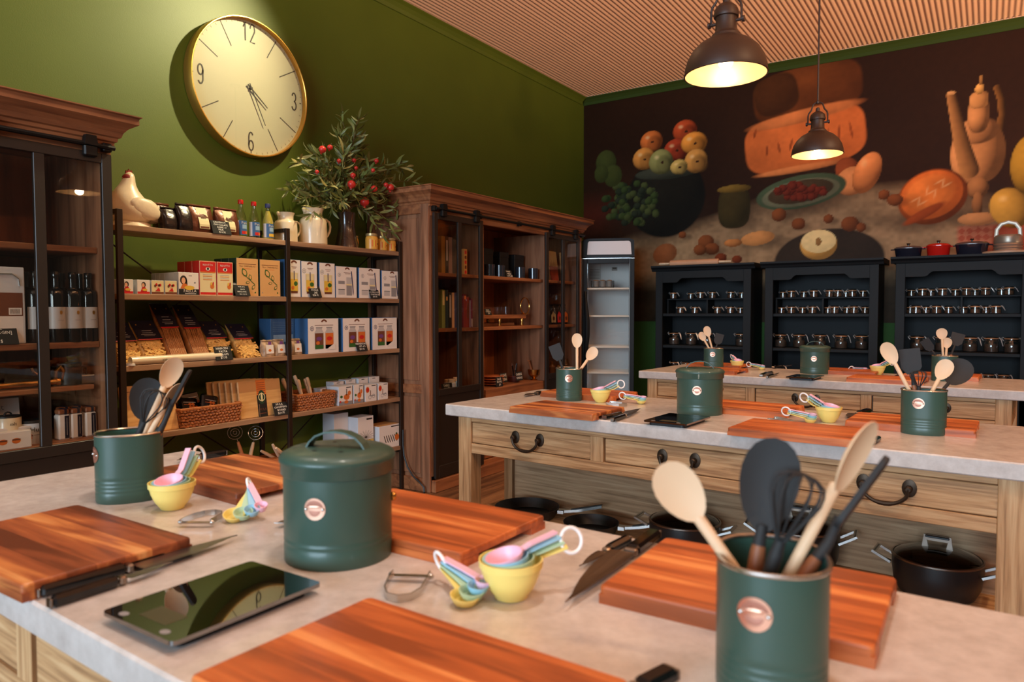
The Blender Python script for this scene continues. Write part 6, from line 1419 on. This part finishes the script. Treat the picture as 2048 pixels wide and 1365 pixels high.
# middle table
spoon('2l', (1154, 667), (1154, 744), 'upright wooden spoon in the left pot of the middle table', a=.025, c=.036)
spoon('2l', (1192, 696), (1158, 744), 'wooden spoon leaning right in the left pot of the middle table', a=.026, c=.036, dz=.01)
black_tool('2l', (1108, 690), (1128, 744), 'black turner almost lost against the bookcase, left pot of the middle table', 'turner', .028, .04, dz=.02)
spoon('2r', (1768, 686), (1822, 788), 'wooden spoon leaning left in the right pot of the middle table', a=.025, c=.042)
black_tool('2r', (1818, 698), (1830, 788), 'flat black turner behind the left leaning wooden spoon', 'turner', .032, .045, dz=.03)
whisk('2r', (1836, 742), (1838, 788), 'black balloon whisk in the right pot of the middle table', .026, .032, dz=.0)
spoon('2r', (1898, 720), (1856, 788), 'wooden spoon leaning right in the right pot of the middle table', a=.027, c=.038, dz=-.02)
black_tool('2r', (1936, 722), (1872, 788), 'broad black silicone spoon leaning right in the right pot of the middle table', 'spoon', .042, .055, dz=.025)
# farthest table
spoon('3l', (1412, 653), (1424, 697), 'taller wooden spoon in the left pot of the farthest table', a=.027, c=.04)
spoon('3l', (1400, 665), (1418, 697), 'shorter wooden spoon in the left pot of the farthest table', a=.025, c=.036, dz=.02)
black_tool('3l', (1440, 668), (1432, 697), 'brownish turner in the left pot of the farthest table', 'turner', .03, .04, dz=.02)
spoon('3r', (1883, 657), (1886, 712), 'taller round wooden spoon in the right pot of the farthest table', a=.03, c=.034)
spoon('3r', (1895, 676), (1892, 712), 'shorter round wooden spoon in the right pot of the farthest table', a=.026, c=.032, dz=-.01)
black_tool('3r', (1918, 667), (1902, 712), 'black turner leaning right in the right pot of the farthest table', 'turner', .034, .04, dz=.02)
black_tool('3r', (1848, 680), (1874, 712), 'brown tinged turner leaning left in the right pot of the farthest table', 'turner', .026, .04, dz=.02)

# ---- chopping boards
def board(cx, cy, rz, lab, mt, L=.405, W=.272, h=.027):
    n = .05; b = MB(); c = .006
    rr = lambda g, z: [(x, y, z) for x, y in rrect(L-2*g, W-2*g, .008)]
    b.loft([rr(0, h*.5), rr(0, h-.004), rr(.0012, h-.0012), rr(.004, h)], mt, False)
    b.prism([(-L/2, -W/2), (L/2, -W/2), (L/2, -W/2+n), (L/2-.035, -W/2+n+.012), (L/2-.035, W/2-n-.012), (L/2, W/2-n), (L/2, W/2), (-L/2, W/2), (-L/2, W/2-n), (-L/2+.035, W/2-n-.012), (-L/2+.035, -W/2+n+.012), (-L/2, -W/2+n)], 0.0, h*.52, mt, 'XY')
    o = b.build('chopping_board', None, (cx, cy, TH), rz); return tag(o, lab, 'chopping board', 'wooden chopping boards on the worktables')
bl_ = [(0, -1.382, .61, .0, 'dark walnut toned chopping board at the left edge of the nearest table', acacia), (0, -1.575, 1.13, -.06, 'dark chopping board behind the left utensil pot of the nearest table', acacia), (0, -.925, 1.075, .0, 'chopping board just right of the nearest storage bin', acacia_b),
       (0, -.525, .585, -.03, 'chopping board in the bottom foreground, cut by the photo edge', acacia_b), (0, -.288, 1.078, .01, 'striped orange chopping board behind the foreground pot', acacia_b),
       (1, -1.475, 2.65, -.05, 'chopping board at the front left of the middle table', acacia), (1, -.535, 2.6, -.05, 'chopping board at the front right of the middle table', acacia_b), (1, -1.66, 3.21, -.06, 'chopping board behind the left pot of the middle table', acacia_b), (1, -.855, 3.11, -.07, 'chopping board right of the bin on the middle table', acacia_b), (1, -.225, 3.0, -.03, 'chopping board behind the right pot of the middle table', acacia_b),
       (2, -1.60, 4.97, -.06, 'chopping board at the front left of the farthest table', acacia_b), (2, -1.70, 5.42, -.06, 'chopping board beside the left pot of the farthest table', acacia_b), (2, -.80, 5.36, -.06, 'chopping board behind the bin on the farthest table', acacia_b), (2, -.50, 4.87, -.06, 'chopping board at the front right of the farthest table', acacia_b), (2, -.235, 5.30, -.06, 'chopping board behind the right pot of the farthest table', acacia_b)]
for k, x, y, rz, lab, mt in bl_: board(x, y, rz, lab, mt, .365 if 'striped' in lab else .405)

# ---- kitchen scales
def scales(cx, cy, rz, lab, L=.24, W=.172):
    t = thing('kitchen_scale', lab, 'scale', (cx, cy, TH), rz, 'black glass kitchen scales')
    b = MB(); b.prism(rrect(L-.03, W-.03, .012), .0, .012, black_matt, 'XY'); b.build('body', t)
    b = MB(); b.prism(rrect(L, W, .008), .012, .018, scale_glass, 'XY'); b.build('glass_plate', t)
    b = MB(); b.flat([(-L/2+.022, -.032, .01815), (-L/2+.055, -.032, .01815), (-L/2+.055, .032, .01815), (-L/2+.022, .032, .01815)], lcd); b.build('display', t)
    for y in (-.05, .05):
        b = MB(); b.flat([(-L/2+.012+.006*math.cos(2*PI*i/12), y+.009*math.sin(2*PI*i/12), .0182) for i in range(12)], grey_p); b.build('button', t)
    return t
scales(-.924, .622, PI/2-.01, 'black glass kitchen scale mirroring the wall clock on the nearest table')
scales(-.985, 2.64, PI/2-.05, 'black glass kitchen scale in front of the bin on the middle table')
q = at_z(1612, 752, TH+.018); scales(q.x, q.y-.02, PI/2-.06, 'black glass kitchen scale in front of the bin on the farthest table')

# ---- nested measuring cups, measuring spoons, peelers
def cups(px, py, ang, lab, up=.35):
    p = at_z(px, py, TH); t = thing('measuring_cups', lab, 'measuring cups', (p.x, p.y, TH), 0, 'nested pastel measuring cups')
    spec = [(yellow_c, .0485, .060, 0, 0, .0), (greenp_c, .0395, .044, .018, .06, .004), (blue_c, .034, .036, .029, .14, .007), (pink_c, .029, .029, .039, .26, .010)]
    for i, (m, r, h, z, tilt, sh) in enumerate(spec):
        b = MB(); b.T = Matrix.Translation((-sh*math.cos(ang)*.4, -sh*math.sin(ang)*.4, z)) @ Matrix.Rotation(ang, 4, 'Z') @ Matrix.Rotation(-tilt, 4, 'Y')
        pr = [(r*.42, 0), (r*.5, .002), (r*.52, .005), (r*.72, h*.3), (r*.88, h*.6), (r*.94, h*.8), (r*.99, h*.82), (r, h), (r*.95, h), (r*.86, h*.62), (r*.66, h*.3), (r*.4, .006), (0, .006)]
        b.lathe(pr, 32, m, caps=False); b.lathe([(0, 0), (r*.42, 0)], 20, m, caps=False)
        c = b.build('cup', t)
        b = MB(); b.T = Matrix.Translation((-sh*math.cos(ang)*.4, -sh*math.sin(ang)*.4, z)) @ Matrix.Rotation(ang, 4, 'Z') @ Matrix.Rotation(-tilt, 4, 'Y')
        e = .089; b.tube([(r*.96, 0, h-.003), (r+.015, 0, h+.001), (e, .004*(i-1.5), h+(e-r)*(up-tilt*.9)+.0), ], .004, m, 4, flat=(.013, .003)); b.build('cup_handle', c)
    b = MB(); c = Vector((.098, 0, .06+.045*up+.006)); b.T = Matrix.Rotation(ang, 4, 'Z')
    b.tube([(c.x+.018*math.cos(2*PI*i/24)*.95, .006*math.sin(2*PI*i/24), c.z+.018*math.sin(2*PI*i/24)) for i in range(24)], .003, white_pl, 8, True); b.build('ring', t)
    return t
def mspoons(px, py, ang, lab, fan=.2, tilt=.1):
    """bowls rest on the table at the given spot, handles run towards ang, raised by tilt, to the ring"""
    p = at_z(px, py, TH); t = thing('measuring_spoons', lab, 'measuring spoons', (p.x, p.y, TH), 0, 'pastel measuring spoon sets')
    T0 = Matrix.Rotation(ang, 4, 'Z') @ Matrix.Rotation(-tilt, 4, 'Y')
    for i, (m, r) in enumerate(((yellow_c, .0225), (greenp_c, .0195), (blue_c, .0165), (pink_c, .0135))):
        L = .072; o = .0055*i
        b = MB(); b.T = T0 @ Matrix.Translation((.088, 0, .012+o)) @ Matrix.Rotation((i-1.5)*fan, 4, 'Z') @ Matrix.Translation((-.088, 0, 0))
        b.lathe([(r*.3, -.012), (r*.7, -.008), (r*.95, .001), (r, .005), (r*.93, .005), (r*.66, -.005), (0, -.009)], 20, m, caps=False)
        b.tube([(r*.95, 0, .003), (L*.6, 0, .004), (.09, 0, .004)], .004, m, 4, flat=(.0125, .0028)); b.build('spoon', t)
    b = MB(); b.T = T0; b.tube([(.097+.017*math.cos(2*PI*i/20), .006*math.sin(2*PI*i/20), .022+.017*math.sin(2*PI*i/20)) for i in range(20)], .0028, white_pl, 8, True); b.build('ring', t)
    return t
def peeler(px, py, ang, lab):
    p = at_z(px, py, TH); t = thing('y_peeler', lab, 'peeler', (p.x, p.y, TH), ang, 'steel vegetable peelers')
    b = MB(); U = [(.03, .028, .012), (.03, .0, .011), (.028, -.03, .008), (.018, -.052, .007), (0, -.06, .007), (-.018, -.052, .007), (-.028, -.03, .008), (-.03, 0, .011), (-.03, .028, .012)]
    b.tube(U, .004, steel, 4, flat=(.002, .011)); b.build('bow_handle', t)
    b = MB(); b.box((-.031, .018, .008), (.031, .03, .0105), steel, .0008); b.build('blade', t)
    for s in (-1, 1):
        b = MB(); b.T = Matrix.Translation((s*.032, .024, .01)); b.ell((0, 0, 0), (.005, .005, .005), steel, 10, 6); b.build('pivot', t)
    return t
rA = lambda deg: R(deg)
cups(345, 1018, rA(112), 'yellow nest of measuring cups in front of the left pot, nearest table', .75)
cups(1022, 1196, rA(52), 'yellow nest of measuring cups in the centre foreground', .25)
cups(1201, 805, rA(40), 'yellow nest of measuring cups beside the left pot of the middle table', .4); cups(1657, 845, rA(165), 'yellow nest of measuring cups in front of the right board, middle table', .45)
cups(1474, 738, rA(130), 'yellow nest of measuring cups on the left board of the farthest table', .35); cups(1755, 750, rA(40), 'yellow nest of measuring cups on the right side of the farthest table', .35)
mspoons(496, 1042, rA(140), 'pastel measuring spoons left of the nearest bin', .2, .32); mspoons(948, 1207, rA(160), 'pastel measuring spoons beside the centre foreground cups', .12, .13)
mspoons(1284, 808, rA(185), 'pastel measuring spoons near the left pot of the middle table', .12, .1); mspoons(1622, 846, rA(178), 'pastel measuring spoons left of the right cups, middle table', .14, .15)
mspoons(1524, 740, rA(185), 'pastel measuring spoons on the left side of the farthest table', .14, .15); mspoons(1732, 746, rA(205), 'pastel measuring spoons on the right side of the farthest table', .14, .05)
peeler(404, 1048, rA(212), 'steel peeler lying left of the pastel spoons, nearest table'); peeler(815, 1176, rA(28), 'steel peeler lying between the scale and the foreground spoons')
peeler(1228, 812, rA(100), 'steel peeler beside the left cups of the middle table'); peeler(1556, 845, rA(80), 'steel peeler behind the right front board of the middle table')

# ---- knives
damask = WOOD('patterned_steel', [(92, 74, 58), (132, 106, 84), (158, 132, 108)], 'X', 3, .32, 10); 
for nd in damask.node_tree.nodes:
    if nd.type == 'BSDF_PRINCIPLED': nd.inputs['Metallic'].default_value = .85
blade_m = M('satin_blade_steel', (150, 146, 142), .3, 1.)
def knife(a_px, t_px, lab, kind='chef', hfrac=.42, zl=0., roll=0.):
    A = at_z(*a_px, TH+zl+.008); B = at_z(*t_px, TH+zl+.004); d = B-A; L = d.length; hl = L*hfrac
    t = thing({'chef': 'chef_knife', 'paring': 'paring_knife', 'bread': 'bread_knife'}[kind], lab, 'knife', (A.x, A.y, TH+zl), math.atan2(d.y, d.x), 'black handled knives')
    wd = {'chef': .046, 'paring': .02, 'bread': .032}[kind]; hw = {'chef': .026, 'paring': .017, 'bread': .024}[kind]
    b = MB(); b.T = Matrix.Rotation(roll, 4, 'X'); b.box((.004, -hw/2, .001), (hl-.012, hw/2, .019), black_gloss, .005); h = b.build('handle', t)
    b = MB(); b.box((0, -hw/2+.002, .003), (.004, hw/2-.002, .016), steel_d, .001); b.build('end_cap', h)
    b = MB(); b.box((hl-.012, -hw/2+.001, .002), (hl, hw/2-.001, .016), steel_d, .003); b.build('bolster', h)
    b = MB(); b.T = Matrix.Rotation(roll, 4, 'X'); e = hw/2; N_ = 8
    top = [(hl+(L-hl)*i/N_, e-(e*.6)*(i/N_)**3) for i in range(N_+1)]
    bot = [(hl+.004+(L-hl-.004)*i/N_, e-wd+(wd-e*.0-.0)*((i/N_)**2.2)*.96) for i in range(N_+1)]
    vs = []; fs = []
    for (x, y), (x2, y2) in zip(top, bot): vs += [(x, y, .0115), (x, y, .0095), (x2, min(y2, y-.0005), .0104)]
    for i in range(N_): o = 3*i; fs += [(o, o+3, o+5, o+2), (o+1, o+2, o+5, o+4), (o, o+1, o+4, o+3)]
    fs += [(0, 2, 1)]; b.add(vs, fs, damask if 'patterned' in lab else blade_m); b.build('blade', t)
    return t
knife((70, 1188), (478, 1079), 'long black handled knife in front of the left dark board', 'chef', .42); knife((96, 1210), (348, 1133), 'small black handled knife nearest the front edge on the left', 'paring', .58); knife((92, 1168), (352, 1092), 'narrow knife tucked against the left dark board', 'bread', .4)
knife((1312, 1068), (1124, 1212), 'broad patterned blade knife leaning on the striped board', 'chef', .34, .004); knife((1258, 1080), (1155, 1139), 'small black knife beside the broad patterned blade', 'paring', .5)
knife((1346, 1346), (1180, 1440), 'dark knife handle end at the bottom edge of the photo', 'chef', .5); knife((640, 1040), (548, 1052), 'dark knife tip peeking out left of the nearest bin', 'chef', .3)
knife((452, 906), (352, 925), 'black handled knife behind the left pot lying by the far board', 'chef', .6)
knife((1208, 836), (1283, 821), 'black handled knife beside the left front board of the middle table', 'chef', .45); knife((1224, 842), (1276, 826), 'smaller knife beside the left front board of the middle table', 'paring', .5); knife((1082, 786), (1046, 794), 'dark knife behind the left pot of the middle table', 'chef', .3)
knife((1738, 822), (1692, 838), 'dark knife behind the cups at the right of the middle table', 'chef', .5); knife((1734, 840), (1690, 848), 'second dark knife close to the cups at the right of the middle table', 'paring', .5); knife((1758, 878), (1738, 893), 'dark knife end lying by the front edge of the middle table', 'paring', .6)
knife((1522, 752), (1545, 744), 'dark knife left of the scale on the farthest table', 'chef', .5); knife((1534, 755), (1560, 748), 'smaller dark knife left of the scale on the farthest table', 'paring', .5); knife((1546, 736), (1586, 732), 'dark knife behind the scale on the farthest table', 'chef', .5); knife((1822, 762), (1846, 756), 'dark knife near the right pot of the farthest table', 'paring', .5); knife((1790, 756), (1812, 748), 'dark knife right of the cups on the farthest table', 'chef', .5)

# ---- pans and pots on the lower shelf of the middle table
ZS = .408
def frypan(cx, cy, r, ang, lab):
    t = thing('frying_pan', lab, 'pan', (cx, cy, ZS), ang, 'black frying pans under the middle table'); h = .05
    b = MB(); b.lathe([(0, 0), (r*.78, 0), (r*.86, .006), (r*.97, h*.8), (r, h), (r*.985, h+.001), (r*.95, h*.8), (r*.84, .01), (0, .007)], 48, pan_m, caps=False); b.build('body', t)
    b = MB(); b.box((r*.98, -.016, h*.55), (r+.03, .016, h*.95), steel, .003); b.build('bracket', t)
    b = MB(); b.tube([(r+.025, 0, h*.8), (r+.09, 0, h*1.0), (r+.2, 0, h*1.55)], .01, steel, 4, flat=(.024, .011)); b.tube([(r+.06, 0, h*.9+.006), (r+.2, 0, h*1.55+.006)], .01, black_matt, 4, flat=(.016, .005)); b.build('handle', t)
    return t
def stewpot(cx, cy, r, h, ang, lab):
    t = thing('stew_pot', lab, 'pot', (cx, cy, ZS), ang, 'black lidded pots under the middle table')
    b = MB(); b.lathe([(0, 0), (r*.72, 0), (r*.84, .008), (r*.96, h*.35), (r, h*.7), (r, h), (r*.97, h), (r*.96, h*.6), (0, .02)], 44, pan_m, caps=False); b.build('body', t)
    b = MB(); b.lathe([(r*1.0, h), (r*1.015, h+.002), (r*1.015, h+.007), (r*.97, h+.009)], 44, steel_d, caps=False); b.build('steel_rim', t)
    l = MB(); l.lathe([(r*.98, h+.006), (r*.85, h+.018), (r*.5, h+.032), (0, h+.038)], 40, dark_glass, caps=False); l = l.build('glass_lid', t)
    b = MB(); b.tube([(-.035, 0, h+.034), (-.035, 0, h+.066), (.035, 0, h+.066), (.035, 0, h+.034)], .006, steel_d, 4, flat=(.02, .007)); b.box((-.035, -.012, h+.067), (.035, .012, h+.075), black_gloss, .002); b.build('lid_handle', l)
    for s in (-1, 1):
        b = MB(); b.tube([(s*r*.98, -.045, h*.78), (s*(r+.05), -.045, h*.98), (s*(r+.05), .045, h*.98), (s*r*.98, .045, h*.78)], .005, steel, 4, flat=(.016, .008)); b.box((s*(r+.046), -.04, h*.92), (s*(r+.055), .04, h*1.02), black_gloss, .002); b.build('side_handle', t)
    return t
frypan(-1.745, 2.765, .148, R(14), 'larger black frying pan on the left of the lower shelf, middle table'); frypan(-1.385, 2.70, .118, R(12), 'smaller black frying pan beside the larger one, middle table')
stewpot(-.99, 2.74, .138, .105, R(2), 'low black lidded pot behind the large foreground spoon'); stewpot(-.56, 2.76, .135, .15, R(6), 'taller black lidded pot behind the foreground utensils'); stewpot(-.125, 2.745, .133, .12, R(-4), 'black lidded pot at the right end of the lower shelf, middle table')
